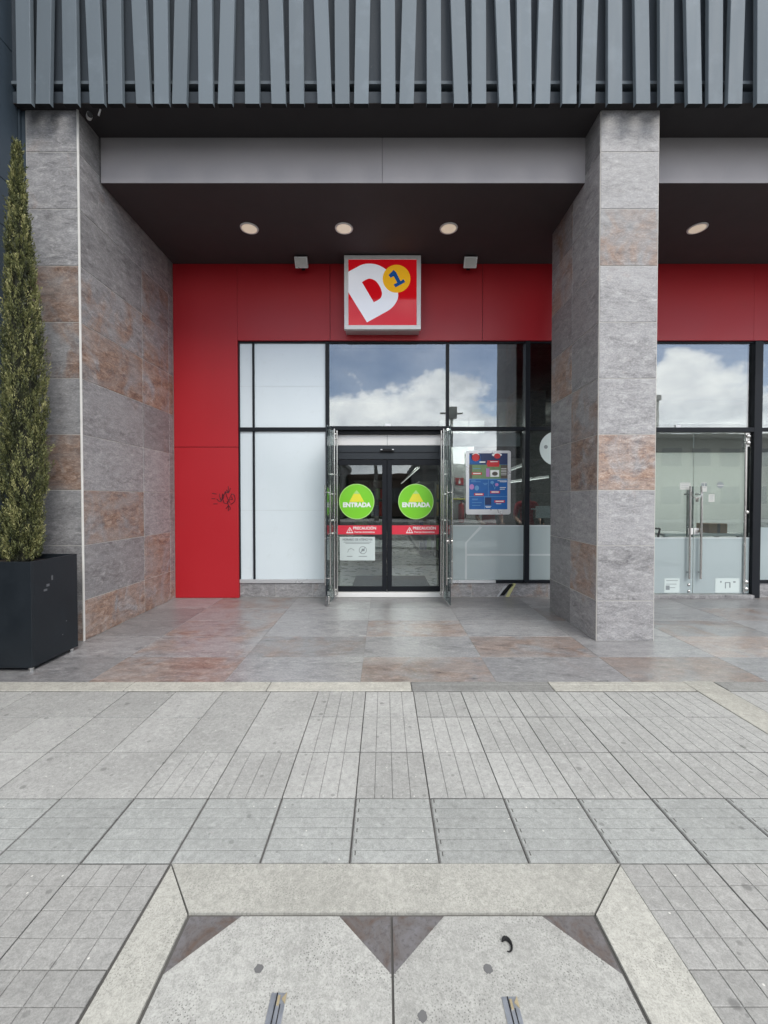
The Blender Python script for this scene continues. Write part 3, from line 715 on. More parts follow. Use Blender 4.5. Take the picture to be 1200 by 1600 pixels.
for x0, x1 in ((1.012, 2.19), (2.262, 3.2)):
    MB().box(x0, x1, 6.56, 6.572, .276, 2.613).build('pane', 'glass', wr)
    MB().box(x0, x1, 6.56, 6.572, 2.668, 3.965).build('pane', 'glass', wr)
    f = MB().box(x0+.002, x1-.002, 6.5566, 6.5586, .278, 1.118).build('frosted_film', 'film', wr)
    MB().box(x0+.002, x1-.002, 6.5562, 6.559, 1.118, 1.136).build('film_edge', 'film_line', f)
m = MB().box(1.272, 1.302, 6.555, 6.556, .28, .86).box(1.302, 2.188, 6.555, 6.556, .655, .685).prism([(1.272, .86), (1.302, .86), (1.54, 1.10), (1.50, 1.118)], 6.555, 6.556).box(2.264, 3.19, 6.555, 6.556, .655, .685)
m.build('film_pattern', 'film_line', wr)

# ------------------------------------------------------------------ automatic sliding doors
op = thing('door_operator', (.06, 6.62, 2.2), 'dark motor header with a pale glass strip over the automatic doors', 'door header')
MB().box(-.852, .972, 6.60, 6.76, 2.17, 2.385, .004).build('housing', 'alu_mid', op)
MB().box(-.852, .972, 6.592, 6.60, 2.275, 2.283).build('joint_line', 'alu', op)
MB().box(-.852, .972, 6.62, 6.68, 2.392, 2.56, .003).build('pale_panel', 'white', op)
MB().box(.048, .054, 6.616, 6.62, 2.392, 2.56).build('joint_line', 'ink', op)
sb = MB().box(-.055, .155, 6.56, 6.60, 2.285, 2.325, .008).build('sensor', 'black', op)
for x in (-.04, .14): MB().box(x-.014, x+.014, 6.556, 6.562, 2.312, 2.327).build('lens', 'silver', sb)
MB().box(-.852, .972, 6.57, 6.78, 2.562, 2.612).build('top_rail', 'alu', op)
th = thing('door_threshold', (.06, 6.62, 0), 'low white metal threshold under the sliding doors', 'threshold')
MB().box(-.852, .972, 6.545, 6.80, .0, .075, .006).build('sill', 'white', th)
def circle(cx, cz, r, n=40): return [(cx+r*math.cos(2*math.pi*i/n), cz+r*math.sin(2*math.pi*i/n)) for i in range(n)]
def sliding_leaf(x0, x1, inner, label, sx, dents):
    d = thing('sliding_door', ((x0+x1)/2, 6.63, .08), label, 'door', 'automatic sliding doors')
    y0, y1 = 6.605, 6.655
    a, b = x0, x1
    sl, sr = (.05, .075) if inner == 'r' else (.075, .05)
    for nm, bx in (('stile', (a, a+sl, .08, 2.165)), ('stile', (b-sr, b, .08, 2.165)), ('rail', (a+sl, b-sr, 2.08, 2.165)), ('rail', (a+sl, b-sr, .08, .165))):
        MB().box(bx[0], bx[1], y0, y1, bx[2], bx[3], .003).build(nm, 'alu', d)
    MB().box(a+sl, b-sr, 6.625, 6.635, .165, 2.08).build('glass', 'door_glass', d)
    yf = 6.622
    cx, cz, r = sx, 1.508, .268
    cz = 1.505
    rim = MB().prism(circle(cx, cz, r+.012), yf, yf+.001).build('round_sticker', 'green_rim', d)
    MB().prism(circle(cx, cz, r), yf-.001, yf).build('disc', 'green', rim)
    MB().prism([(cx-.118, cz-.005), (cx+.118, cz-.005), (cx+.045, cz+.13), (cx, cz+.175), (cx-.045, cz+.13)][::-1], yf-.002, yf-.001).build('arrow', 'yellow', rim)
    MB().prism([(cx-.050, cz+.122), (cx+.050, cz+.122), (cx, cz+.182)], yf-.0028, yf-.0019).build('arrow_tip', 'green_rim', rim)
    text('lettering', 'ENTRADA', .098, (cx, yf-.003, cz-.055), 'white_vinyl', rim, .0055, sx=.98)
    bd = MB().box(a+sl-.002, b-sr+.002, yf, yf+.001, .985, 1.128).build('warning_band', 'red_vinyl', d)
    tx = cx-.11 if inner == 'r' else cx-.10
    tri = lambda s_, o: [(tx-s_, 1.005+o), (tx+s_, 1.005+o), (tx, 1.005+o+s_*1.7)]
    MB().prism(tri(.058, 0)[::-1], yf-.001, yf).build('triangle', 'white_vinyl', bd)
    MB().prism(tri(.040, .013)[::-1], yf-.002, yf-.001).build('triangle', 'red_vinyl', bd)
    MB().box(tx-.006, tx+.006, yf-.003, yf-.002, 1.035, 1.065).box(tx-.006, tx+.006, yf-.003, yf-.002, 1.022, 1.030).build('exclamation_mark', 'white_vinyl', bd)
    text('lettering', 'PRECAUCIÓN', .062, (tx+.235, yf-.002, 1.082), 'white_vinyl', bd, .0015, sx=.95)
    text('lettering', 'Puertas Automáticas', .042, (tx+.235, yf-.002, 1.022), 'white_vinyl', bd, .0005, sx=.92)
    return d
dl = sliding_leaf(-.80, .045, 'r', 'left automatic glass door with a white notice under its red band', -.432, False)
dr = sliding_leaf(.05, .92, 'l', 'right automatic glass door, without the white notice', .505, True)
yf = 6.622
nt = MB().box(-.70, -.142, yf, yf+.0012, .572, .945).build('notice', 'paper', dl)
text('lettering', 'HORARIO DE ATENCIÓN', .048, (-.42, yf-.002, .902), 'ink', nt, .002, sx=.86)
m = MB()
for z, w in ((.862, .22), (.842, .19), (.622, .0)):
    if w: m.box(-.42-w, -.42+w, yf-.0015, yf, z-.004, z+.004)
m.build('small_print', 'ink', nt)
def ring(cx, cz, r, t, y): 
    m = MB(); o = circle(cx, cz, r, 24); i = circle(cx, cz, r-t, 24)
    for k in range(24):
        j = (k+1) % 24; m.prism([o[k], o[j], i[j], i[k]][::-1], y, y+.001)
    return m
m = ring(-.335, .735, .062, .009, yf-.0015); m.prism([(-.38, .69), (-.37, .685), (-.29, .78), (-.30, .785)][::-1], yf-.0018, yf-.0008)
m.prism([(-.36, .72), (-.31, .72), (-.305, .75), (-.35, .76)][::-1], yf-.0016, yf-.0006)
m.build('pictogram', 'ink', nt)
MB().path([(-.575, yf-.001, .70), (-.56, yf-.001, .745), (-.52, yf-.001, .765), (-.485, yf-.001, .745), (-.475, yf-.001, .73)], .004, 5).build('pictogram', 'ink', nt)
MB().box(-.59, -.50, yf-.0015, yf, .632, .642).box(-.40, -.27, yf-.0015, yf, .632, .642).build('small_print', 'ink', nt)

# open glass leaves in front of the sliding doors
def pull(par, x, ya, yb, z0, z1):
    """H pull handle through a leaf that stands edge-on: one tube each side joined by two stand-offs"""
    pass
def glass_leaf(hx, ox, label, lock):
    s = 1 if ox > hx else -1
    d = thing('glass_door', (hx, 6.48, 0), label, 'door', 'open glass doors at the entrance')
    y0, y1 = 6.49, 5.96
    t = .006
    nx = Vector((y1-y0, -(ox-hx), 0)).normalized()*t
    b = [(hx+nx.x, y0+nx.y), (ox+nx.x, y1+nx.y), (ox-nx.x, y1-nx.y), (hx-nx.x, y0-nx.y)]
    MB().flat(b, .025, 2.60).build('glass', 'leaf_glass', d)
    MB().add([(ox+nx.x, y1-.0015, .025), (ox-nx.x, y1-.0015, .025), (ox-nx.x, y1-.0015, 2.60), (ox+nx.x, y1-.0015, 2.60)], [(0, 1, 2, 3)]).build('glass_edge', 'alu_mid', d)
    L = lambda u: (hx+(ox-hx)*u, y0+(y1-y0)*u)
    for z0, z1 in ((.02, .20), (2.42, 2.605)):
        p = [L(.02), L(.14)]
        m = MB()
        for off in (-.012, .012):
            m.box(min(p[0][0], p[1][0])+off-.004, max(p[0][0], p[1][0])+off+.004, p[1][1], p[0][1], z0, z1, .002)
        pf = m.build('patch_fitting', 'steel', d)
        for z in (z0+.05, z0+.12):
            MB().sphere((p[0][0]-s*.022, p[0][1]-.035, z), .018).build('knob', 'steel', pf, smooth=True)
    # tall locking tube with stand-offs on the shop side of the hinge line
    for u, off in ((.02, -s*.04), (.34, -s*.035)):
        x, y = L(u)
        tb = MB().tube((x+off, y, .05), (x+off, y, 2.60), .0135, 12).build('tube', 'steel', d, smooth=True)
        for z in (1.02, 1.22, 1.62, 1.92): MB().tube((x+off, y, z), (x, y, z), .007, 8).build('stand_off', 'steel', tb, smooth=True)
    u = .88; x, y = L(u)
    for off in (-.036, .036):
        MB().tube((x+off, y, .30), (x+off, y, 1.74), .0115, 12).build('pull_bar', 'steel', d, smooth=True)
    for z in (.40, 1.64): MB().tube((x-.040, y, z), (x+.040, y, z), .009, 10).build('pull_stand_off', 'steel', d, smooth=True)
    if lock:
        lk = MB().box(x-.02, x+.02, y-.03, y+.03, .90, .98, .004).build('lock', 'steel', d)
        MB().tube((x-.045, y-.01, .94), (x+.045, y-.01, .94), .016, 12).build('cylinder', 'steel', lk, smooth=True)
    else:
        lk = MB().box(x-.026, x+.026, y-.03, y+.03, .022, .15, .003).build('floor_bolt', 'steel', d)
        MB().tube((x, y-.036, .0), (x, y-.036, .12), .009, 10).build('bolt_rod', 'steel', lk, smooth=True)
glass_leaf(-.765, -.815, 'open glass leaf with steel tubes and floor bolt beside the white panes', False)
glass_leaf(.925, .948, 'open glass leaf with steel tubes and round lock beside the poster', True)

# ------------------------------------------------------------------ sign
sg = thing('lightbox_sign', (-.02, 6.35, 4.6), 'square white framed red lightbox sign with a tilted letter D and yellow disc', 'sign')
X0, X1, Z0, Z1, Y0 = -.590, .546, 4.062, 5.150, 6.25
MB().box(X0+.012, X1-.012, Y0+.03, 6.499, Z0+.012, Z1-.012).build('box', 'silver', sg)
fw = .062
for x0, x1, z0, z1 in ((X0, X1, Z1-fw, Z1), (X0, X1, Z0, Z0+fw), (X0, X0+fw, Z0+fw, Z1-fw), (X1-fw, X1, Z0+fw, Z1-fw)):
    MB().box(x0, x1, Y0, Y0+.06, z0, z1, .004).build('frame_bar', 'sign_frame', sg)
PX0, PX1, PZ0, PZ1 = X0+fw, X1-fw, Z0+fw, Z1-fw
MB().box(PX0, PX1, Y0+.008, Y0+.03, PZ0, PZ1).build('red_face', 'sign_red', sg)
def lg(u, v): return (PX0+(u-127)/948*(PX1-PX0), PZ1-(v-125)/957*(PZ1-PZ0))
def smoothpts(pts, n=6):
    out = []
    for i in range(len(pts)-1):
        p0 = pts[max(i-1, 0)]; p1 = pts[i]; p2 = pts[i+1]; p3 = pts[min(i+2, len(pts)-1)]
        for k in range(n):
            t = k/n
            out.append(tuple(.5*((2*p1[a])+(-p0[a]+p2[a])*t+(2*p0[a]-5*p1[a]+4*p2[a]-p3[a])*t*t+(-p0[a]+3*p1[a]-3*p2[a]+p3[a])*t**3) for a in (0, 1)))
    return out+[pts[-1]]
outer = [(385, 1040), (127.5, 602), (127.5, 302)] + smoothpts([(127.5, 302), (225, 248), (325, 197), (432, 184), (540, 205), (650, 272), (742, 385), (800, 520), (818, 645), (800, 725), (750, 805), (690, 860), (600, 915), (385, 1040)])[1:-1]
inner = [(480, 748), (315, 455)] + smoothpts([(315, 455), (370, 418), (430, 402), (505, 435), (560, 510), (590, 590), (590, 650), (560, 700), (480, 748)])[1:-1]
def poly_with_hole(outl, hole, y):
    bm = bmesh.new()
    es = []
    for loop in (outl, hole):
        vs = [bm.verts.new((x, y, z)) for x, z in loop] if loop else []
        es += [bm.edges.new((vs[i], vs[(i+1) % len(vs)])) for i in range(len(vs))]
    bmesh.ops.triangle_fill(bm, edges=es, use_beauty=True)
    ext = bmesh.ops.extrude_face_region(bm, geom=list(bm.faces))
    for v in [e for e in ext['geom'] if isinstance(e, bmesh.types.BMVert)]: v.co.y += .0015
    return MB().bm(bm)
poly_with_hole([lg(*p) for p in outer], [lg(*p) for p in inner], Y0+.0065).build('letter_d', 'sign_white', sg)
cc = lg(795, 405)
yd = MB().prism(circle(cc[0], cc[1], .205), Y0+.0045, Y0+.006).build('yellow_disc', 'sign_yellow', sg)
one = [(755, 278), (790, 312), (850, 440), (895, 412), (915, 455), (780, 532), (755, 490), (805, 465), (755, 368), (712, 392), (685, 352)]
poly_with_hole([lg(*p) for p in one][::-1], None, Y0+.0025).build('numeral', 'sign_blue', yd)

# ------------------------------------------------------------------ lamps and camera under the canopy
fl = thing('flood_light', (-1.235, 6.33, 5.06), 'small square grey flood light on the red wall left of the sign', 'flood light', 'flood lights by the sign')
def tilted(cx, cy, cz, w, h, d, ang, yoff=0):
    ca, sa = math.cos(ang), math.sin(ang); m = MB().box(-w/2, w/2, yoff, yoff+d, -h/2, h/2, .006)
    for v in m.v:
        y, z = v.y, v.z; v.x += cx; v.y = cy+y*ca+z*sa; v.z = cz-y*sa*-1*-1+z*ca
    return m
tilted(-1.235, 6.30, 5.07, .195, .155, .05, R(-38)).build('housing', 'silver', fl)
tilted(-1.235, 6.30, 5.07, .165, .125, .01, R(-38), -.004).build('lens', 'flood_lens', fl)
MB().box(-1.26, -1.21, 6.34, 6.50, 5.06, 5.10).build('bracket', 'black', fl)
copy_tree(fl, (2.525, 0, 0), 'small square grey flood light on the red wall right of the sign')
dlt = thing('ceiling_light', (-1.80, 5.66, 5.16), 'round opal downlight nearest the broad left pier', 'ceiling light', 'round downlights in the dark ceiling')
MB().lathe([(.098, .0), (.100, -.008), (.118, -.006), (.122, .006)], (-1.80, 5.66, 5.162), 32).build('rim', 'white', dlt, smooth=True)
MB().flat([(x-1.80, y+5.66) for x, y in circle(0, 0, .099, 32)], 5.157, 5.1605).build('diffuser', 'light_disc', dlt)
copy_tree(dlt, (1.265, 0, 0), 'round opal downlight just above the lightbox sign')
copy_tree(dlt, (2.665, 0, 0), 'round opal downlight nearest the free standing pier, on its left')
copy_tree(dlt, (5.99, 0, 0), 'round opal downlight beyond the free standing pier')
cv = thing('security_camera', (-3.13, 4.52, 5.62), 'white bullet security camera under the slats by the broad pier', 'security camera')
a, b = Vector((-3.165, 4.56, 5.635)), Vector((-3.085, 4.46, 5.575))
MB().tube(a, b, .027, 16).build('body', 'cctv', cv, smooth=True)
MB().tube(b, b+(b-a)*.12, .0265, 16, .024).build('lens', 'black', cv, smooth=True)
MB().tube(a+(b-a)*.2, (-3.14, 4.56, 5.67), .010, 8).build('bracket', 'cctv', cv, smooth=True)
MB().tube((-3.02, 4.50, 5.60), (-3.00, 4.50, 5.665), .008, 8).build('conduit', 'cctv', cv)

# ------------------------------------------------------------------ planter and cypress
pt = thing('planter_box', (-3.52, 4.06, 0), 'square black metal planter box standing by the broad slate pier', 'planter')
px0, px1, py0, py1, pz = -3.85, -3.142, 3.712, 4.275, .985
m = MB()
for x0, x1, y0, y1 in ((px0, px1, py0, py0+.02), (px0, px1, py1-.02, py1), (px0, px0+.02, py0+.02, py1-.02), (px1-.02, px1, py0+.02, py1-.02)):
    m.box(x0, x1, y0, y1, .035, pz, .002)
m.box(px0+.02, px1-.02, py0+.02, py1-.02, .036, .05)
m.build('wall', 'planter', pt)
MB().box(px0+.02, px1-.02, py0+.02, py1-.02, pz-.14, pz-.05).build('soil', 'soil', pt)
for x in (px0+.04, px1-.04):
    for y in (py0+.04, py1-.04): MB().tube((x, y, 0), (x, y, .036), .022, 12).build('foot', 'steel', pt)
m = MB()
for (y, z, w, h) in ((3.90, .74, .018, .012), (3.95, .80, .010, .022), (4.12, .34, .006, .005), (4.07, .22, .006, .005), (3.87, .70, .02, .01)):
    m.box(px1+.0002, px1+.0009, y-w, y+w, z-h, z+h)
m.build('scuff', 'galv_dark', pt)

tr = thing('cypress_tree', (-3.49, 4.06, .93), 'slim olive green cypress growing in the black planter', 'tree')
def axis(z): return -3.515+.025*math.sin((z-1)*1.1)+.03*(z-1)/4
def rad(z):
    prof = [(0.93, 0.1421), (1.1, 0.1547), (1.3, 0.1588), (1.44, 0.1254), (1.52, 0.1588), (1.62, 0.1881), (1.9, 0.1797), (2.4, 0.1672), (2.9, 0.1547), (3.4, 0.1212), (3.9, 0.0902), (4.4, 0.0535), (4.8, 0.0234), (5.0, 0.005)]
    for (a, ra), (b, rb) in zip(prof, prof[1:]):
        if a <= z <= b: return ra+(rb-ra)*(z-a)/(b-a)
    return .01
m = MB(); zs = [.84+.25*i for i in range(16)]
for a, b in zip(zs, zs[1:]): m.tube((axis(a), 4.06, a), (axis(b), 4.06, b), .03*(1-(a-.84)/4.6), 8, .03*(1-(b-.84)/4.6), False)
m.build('trunk', 'bark', tr)
n = 28; m = MB(); k = 20
vs = []
for i in range(k+1):
    z = .95+(4.75-.95)*i/k
    for j in range(n):
        t = 2*math.pi*j/n; r = rad(z)*(.50+.10*math.sin(5*t+z*4)+.08*math.sin(9*t-z*11))
        vs.append((axis(z)+r*math.cos(t), 4.06+r*math.sin(t), z))
m.add(vs, [(i*n+j, i*n+(j+1) % n, (i+1)*n+(j+1) % n, (i+1)*n+j) for i in range(k) for j in range(n)])
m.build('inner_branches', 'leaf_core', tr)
rn = random.Random(5)
V, F, T = [], [], []
for ci in range(2900):
    z = .95+3.95*(1-(1-rn.random())**.6) if rn.random() < .4 else rn.uniform(.95, 4.9)
    a = rn.uniform(0, 2*math.pi)
    lobe = 1+.10*math.sin(3*a+z*2.1)+.07*math.sin(7*a-z*5.3)
    r = rad(z)*lobe*(.60+.36*rn.random()**.6)
    base = Vector((axis(z)+r*math.cos(a), 4.06+r*math.sin(a), z))
    out = Vector((math.cos(a), math.sin(a), 0))
    up_ = (Vector((0, 0, 1))+out*rn.uniform(.05, .38)+Vector((rn.uniform(-.16, .16), rn.uniform(-.16, .16), 0))).normalized()
    tone = min(1, max(0, rn.gauss(.47, .22)+.24*math.sin(4*a+z*3.3)*math.sin(z*9+a)))
    Ls = rn.uniform(.07, .15)*(0.55+.45*min(1, rad(z)/.15)); wc = Ls*rn.uniform(.13, .22)
    s1_ = up_.orthogonal().normalized(); s2_ = up_.cross(s1_)
    nb = rn.randint(17, 24)
    for bi in range(nb):
        f = (bi+rn.random())/nb
        t_ = rn.uniform(0, 2*math.pi); wrad = wc*math.sin(math.pi*min(1, f*.9+.12))
        rdl = s1_*math.cos(t_)+s2_*math.sin(t_)
        p = base+up_*Ls*f+rdl*wrad*.35
        d = (up_+rdl*rn.uniform(.25, .85)).normalized()
        ln = rn.uniform(.016, .034); wd = rn.uniform(.0028, .0052)
        sdv = d.cross(rdl+Vector((rn.uniform(-.6, .6), rn.uniform(-.6, .6), rn.uniform(-.6, .6)))).normalized()*wd
        i0 = len(V)
        V += [p-sdv*.5, p+d*ln*.5-sdv, p+d*ln, p+d*ln*.5+sdv]; F.append((i0, i0+1, i0+2, i0+3))
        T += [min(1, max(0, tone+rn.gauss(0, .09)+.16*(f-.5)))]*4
me = bpy.data.meshes.new('crown'); o0 = W[tr.name]
me.from_pydata([tuple(v-o0) for v in V], [], F); me.update()
at = me.attributes.new('leaf_tone', 'FLOAT', 'POINT'); at.data.foreach_set('value', T)
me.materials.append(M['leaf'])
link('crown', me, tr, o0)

# ------------------------------------------------------------------ poster in its snap frame
po = thing('poster_frame', (1.62, 6.52, 1.8), 'silver snap frame with a blue offers poster hanging on the shop window', 'poster')
qx0, qx1, qz0, qz1 = 1.272, 1.968, 1.305, 2.296; r = .035
def rrect(x0, x1, z0, z1, r, n=6):
    out = []
    for cx, cz, a0 in ((x1-r, z0+r, -90), (x1-r, z1-r, 0), (x0+r, z1-r, 90), (x0+r, z0+r, 180)):
        out += [(cx+r*math.cos(R(a0+90*i/n)), cz+r*math.sin(R(a0+90*i/n))) for i in range(n+1)]
    return out
fr = .05
poly_with_hole(rrect(qx0, qx1, qz0, qz1, r), rrect(qx0+fr, qx1-fr, qz0+fr*1.6, qz1-fr*.8, .004)[::-1], 6.505).build('frame', 'silver', po)
MB().prism(rrect(qx0+.004, qx1-.004, qz0+.004, qz1-.004, r), 6.5066, 6.556).build('backing', 'silver', po)
ax0, ax1, az0, az1 = qx0+fr, qx1-fr, qz0+fr*1.6, qz1-fr*.8
sh = MB().box(ax0, ax1, 6.5052, 6.5064, az0, az1).build('poster', 'p_blue', po)
def pp(u0, u1, v0, v1, mat, nm, lay=1):        # rectangle in poster units 0..1, v from the top
    y = 6.5052-.0004*lay
    return MB().box(ax0+(ax1-ax0)*u0, ax0+(ax1-ax0)*u1, y, y+.0004, az1-(az1-az0)*v1, az1-(az1-az0)*v0).build(nm, mat, sh)
pp(0, 1, 0, .20, 'p_navy', 'header_print'); pp(0, 1, .205, .455, 'p_green', 'offer_print')
pp(0, .30, .03, .19, 'p_blue', 'header_print', 2)
pp(.82, 1, .21, .455, 'p_olive', 'offer_print', 2); pp(0, .08, .21, .455, 'p_olive', 'offer_print', 2)
pp(.495, .505, .47, .77, 'p_lblue', 'rule'); pp(0, 1, .455, .468, 'p_lblue', 'rule', 3); pp(0, 1, .768, .776, 'p_lblue', 'rule', 3)
pp(.40, .41, .78, 1, 'p_lblue', 'rule'); pp(.41, .58, .79, .92, 'p_navy', 'picture', 2)
def pc(u, v, ru, mat, nm, lay=2, sz=1.0):
    y = 6.5052-.0004*lay; rr_ = ru*(ax1-ax0)
    cx, cz = ax0+(ax1-ax0)*u, az1-(az1-az0)*v
    return MB().prism([(cx+rr_*math.cos(t), cz+rr_*sz*math.sin(t)) for t in [2*math.pi*i/20 for i in range(20)]], y, y+.0004).build(nm, mat, sh)
pc(.17, .07, .12, 'white_vinyl', 'picture', 2, .9); pc(.17, .075, .10, 'p_red', 'balloon', 3); pc(.72, .03, .13, 'white_vinyl', 'picture', 2, .35); pc(.73, .05, .085, 'p_red', 'balloon', 3, .8)
pc(.62, .19, .17, 'p_red', 'burst', 3, .42); pp(.47, .78, .13, .24, 'p_red', 'burst', 4); pp(.55, .75, .145, .158, 'white_vinyl', 'print_line', 5)
pp(.27, .42, .145, .17, 'white_vinyl', 'print_line', 3)
pp(.55, .78, .30, .42, 'white_vinyl', 'picture', 3); pc(.67, .365, .075, 'p_olive', 'picture', 4, .7); pp(.44, .53, .27, .42, 'p_pink', 'picture', 3)
for k in range(5): pp(.83, .97, .27+k*.028, .278+k*.028, 'white_vinyl', 'print_line', 4)
for u0, u1, v in ((.07, .33, .36), (.13, .38, .73), (.55, .80, .69), (.66, .93, .855)):
    pp(u0, u1, v-.018, v+.024, 'p_red', 'price_tag', 5); pp(u0+.03, u1-.03, v-.008, v+.010, 'white_vinyl', 'price', 6)
pc(.07, .60, .06, 'p_pink', 'picture', 2, 1.2); pc(.20, .62, .055, 'p_lblue', 'picture', 2, 1.2)
pc(.60, .52, .045, 'p_lblue', 'picture', 2, .9); pc(.72, .56, .045, 'p_pink', 'picture', 2, .9)
y = 6.5052-.0008
m = MB()
for (ua, va, ub, vb) in ((.60, .54, .68, .64), (.71, .58, .65, .64)):
    m.path([(ax0+(ax1-ax0)*ua, y, az1-(az1-az0)*va), (ax0+(ax1-ax0)*ub, y, az1-(az1-az0)*vb)], .004, 4)
m.build('picture', 'p_lblue', sh)
for u0, u1, v in ((.05, .17, .49), (.05, .30, .508), (.74, .98, .49), (.80, .98, .508), (.08, .24, .815), (.08, .22, .83), (.08, .33, .88), (.08, .30, .93), (.42, .58, .945), (.44, .56, .965), (.70, .84, .90), (.36, .48, .535), (.38, .46, .56), (.80, .96, .61), (.8, .93, .64), (.10, .30, .275)):
    pp(u0, u1, v-.004, v+.005, 'p_lblue' if u0 < .4 else 'white_vinyl', 'print_line', 3)

# striped tape stuck on the plinth
tp = thing('hazard_tape', (1.90, 6.54, .12), 'torn white, black and yellow tape strips stuck on the plinth below the poster', 'tape')
for x, w, h0, h1, sl, mt in ((1.765, .035, .010, .19, .13, 'grey_tape'), (1.81, .075, .030, .215, .15, 'black'), (1.905, .055, .006, .225, .11, 'pale_yellow')):
    pts = [(x, h0), (x+w, h0+.004), (x+w+sl*.55, (h0+h1)/2+.01), (x+w+sl, h1-.012), (x+w+sl-.02, h1), (x+sl, h1-.004), (x+sl*.45, (h0+h1)/2-.004)]
    MB().prism(pts, 6.5385, 6.5405).build('strip', mt, tp)

# ------------------------------------------------------------------ right hand shop front
rl = thing('window_wall', (4.4, YG, 0), 'black framed glazing around the locked double door of the right shop', 'window')
bars(rl, [(5.735, 5.86, .0, 3.985, 6.50, 6.66), (3.2, 5.735, 2.585, 2.655, 6.50, 6.66), (3.2, 5.735, 3.965, 3.988, 6.53, 6.62), (5.86, 9, 2.60, 2.655, 6.525, 6.62),
          (5.86, 9, 3.965, 3.988, 6.53, 6.62), (5.86, 9, .228, .275, 6.53, 6.62), (3.2, 3.9, .228, .275, 6.53, 6.62)])
MB().box(3.2, 5.735, 6.56, 6.572, 2.655, 3.965).build('pane', 'glass', rl)
MB().box(5.86, 9, 6.56, 6.572, 2.655, 3.965).build('pane', 'glass', rl)
MB().box(5.86, 9, 6.56, 6.572, .275, 2.60).build('pane', 'glass', rl)
MB().box(3.2, 3.9, 6.56, 6.572, .275, 2.585).build('pane', 'glass', rl)
MB().box(3.87, 3.92, 6.50, 6.66, .0, 2.585).build('frame_bar', 'alu', rl)
MB().box(5.862, 9, 6.5566, 6.5586, .277, 1.10).build('frosted_film', 'film', rl)
MB().box(4.55, 4.63, 6.546, 6.559, 2.657, 2.70).build('glass_clip', 'silver', rl)
for a, b in ((3.2, 3.87), (5.87, 6.45), (6.45, 7.05), (7.05, 7.65)):
    tile('tile', pl, ((a+b)/2, 6.552, .116), b-a-.004, .222, .02, 'wall_grey', FACE_FRONT)
MB().box(3.205, 3.868, 6.556, 6.70, 0, .226).box(5.862, 9, 6.556, 6.70, 0, .226).build('core', 'grout', pl)
st = MB().box(3.92, 5.735, 6.45, 6.78, 0.0, .055, .004).build('door_step', 'floor_grey'); struct(st)
def shop_leaf(x0, x1, hinge, label):
    d = thing('glass_door', ((x0+x1)/2, 6.56, .06), label, 'door', 'closed glass doors of the right shop')
    MB().box(x0, x1, 6.555, 6.567, .062, 2.58).build('glass', 'door_glass', d)
    f = MB().box(x0+.002, x1-.002, 6.5516, 6.5536, .064, .925).build('frosted_film', 'film', d)
    MB().box(x0+.002, x1-.002, 6.5512, 6.554, .925, .945).build('film_edge', 'film_line', f)
    hx = x1-.09 if hinge == 'r' else x0+.09
    fx = x0 if hinge == 'r' else x1
    s = 1 if hinge == 'r' else -1
    tb = MB().tube((hx, 6.535, .08), (hx, 6.535, 2.56), .017, 12).build('tube', 'steel', d, smooth=True)
    for z in (.14, .25, 1.34, 2.42, 2.52): MB().sphere((hx+.016, 6.515, z), .034 if z != 1.34 else .028, sc=(1, .7, 1)).build('knob', 'steel', tb, smooth=True)
    MB().box(hx-.055, hx+.075, 6.545, 6.577, .062, .30, .003).build('patch_fitting', 'steel', d) if False else None
    MB().box(hx+.0, hx+.085, 6.543, 6.579, 2.36, 2.58, .003).build('patch_fitting', 'steel', d)
    ux = fx-s*.085*-1
    for y in (6.505, 6.63):
        MB().tube((ux+(0 if y < 6.56 else -.05*s), y, .30), (ux+(0 if y < 6.56 else -.05*s), y, 1.745), .0165, 12).build('pull_bar', 'steel', d, smooth=True)
    for z in (.40, 1.62): MB().tube((ux, 6.50, z), (ux, 6.632, z), .012, 10).build('pull_stand_off', 'steel', d, smooth=True)
    lk = MB().box(min(fx, fx+s*.085)+.006, max(fx, fx+s*.085)-.004, 6.548, 6.554, .99, 1.09, .002).build('lock_plate', 'white', d)
    if hinge == 'r': MB().tube((fx+.05, 6.549, 1.04), (fx+.05, 6.525, 1.04), .022, 14).build('lock_knob', 'steel', lk, smooth=True)
    else:
        for z in (.10, .20): MB().sphere((fx-.06, 6.545, z), .022, sc=(1, .6, 1)).build('bolt', 'steel', lk, smooth=True)
    return d
sr_ = shop_leaf(4.851, 5.73, 'r', 'right leaf of the locked glass double door beyond the pier, with the door knob')
sl_ = shop_leaf(3.925, 4.845, 'l', 'left leaf of the locked glass double door, partly hidden by the pier')
# chain and padlock between the pull bars
chn = thing('door_chain', (4.85, 6.49, 1.57), 'steel chain with a padlock tying the two pull handles together', 'chain')
pts = [(4.765+.17*t, 6.488, 1.64-.09*(1-(2*t-1)**2)) for t in [i/10 for i in range(11)]]
for i, (a, b) in enumerate(zip(pts, pts[1:])):
    a, b = Vector(a), Vector(b); e = (b-a)*.25
    off = Vector((0, .006 if i % 2 else -.006, .006 if i % 2 else -.006))
    MB().path([a-e+off, b+e+off, b+e-off, a-e-off, a-e+off], .0042, 6).build('link', 'steel', chn)
pk = MB().box(4.83, 4.87, 6.475, 6.495, 1.50, 1.545, .005).build('padlock', 'steel_edge', chn)
MB().path([(4.838, 6.485, 1.545), (4.838, 6.485, 1.565), (4.85, 6.485, 1.578), (4.862, 6.485, 1.565), (4.862, 6.485, 1.545)], .004, 6).build('shackle', 'steel', pk)
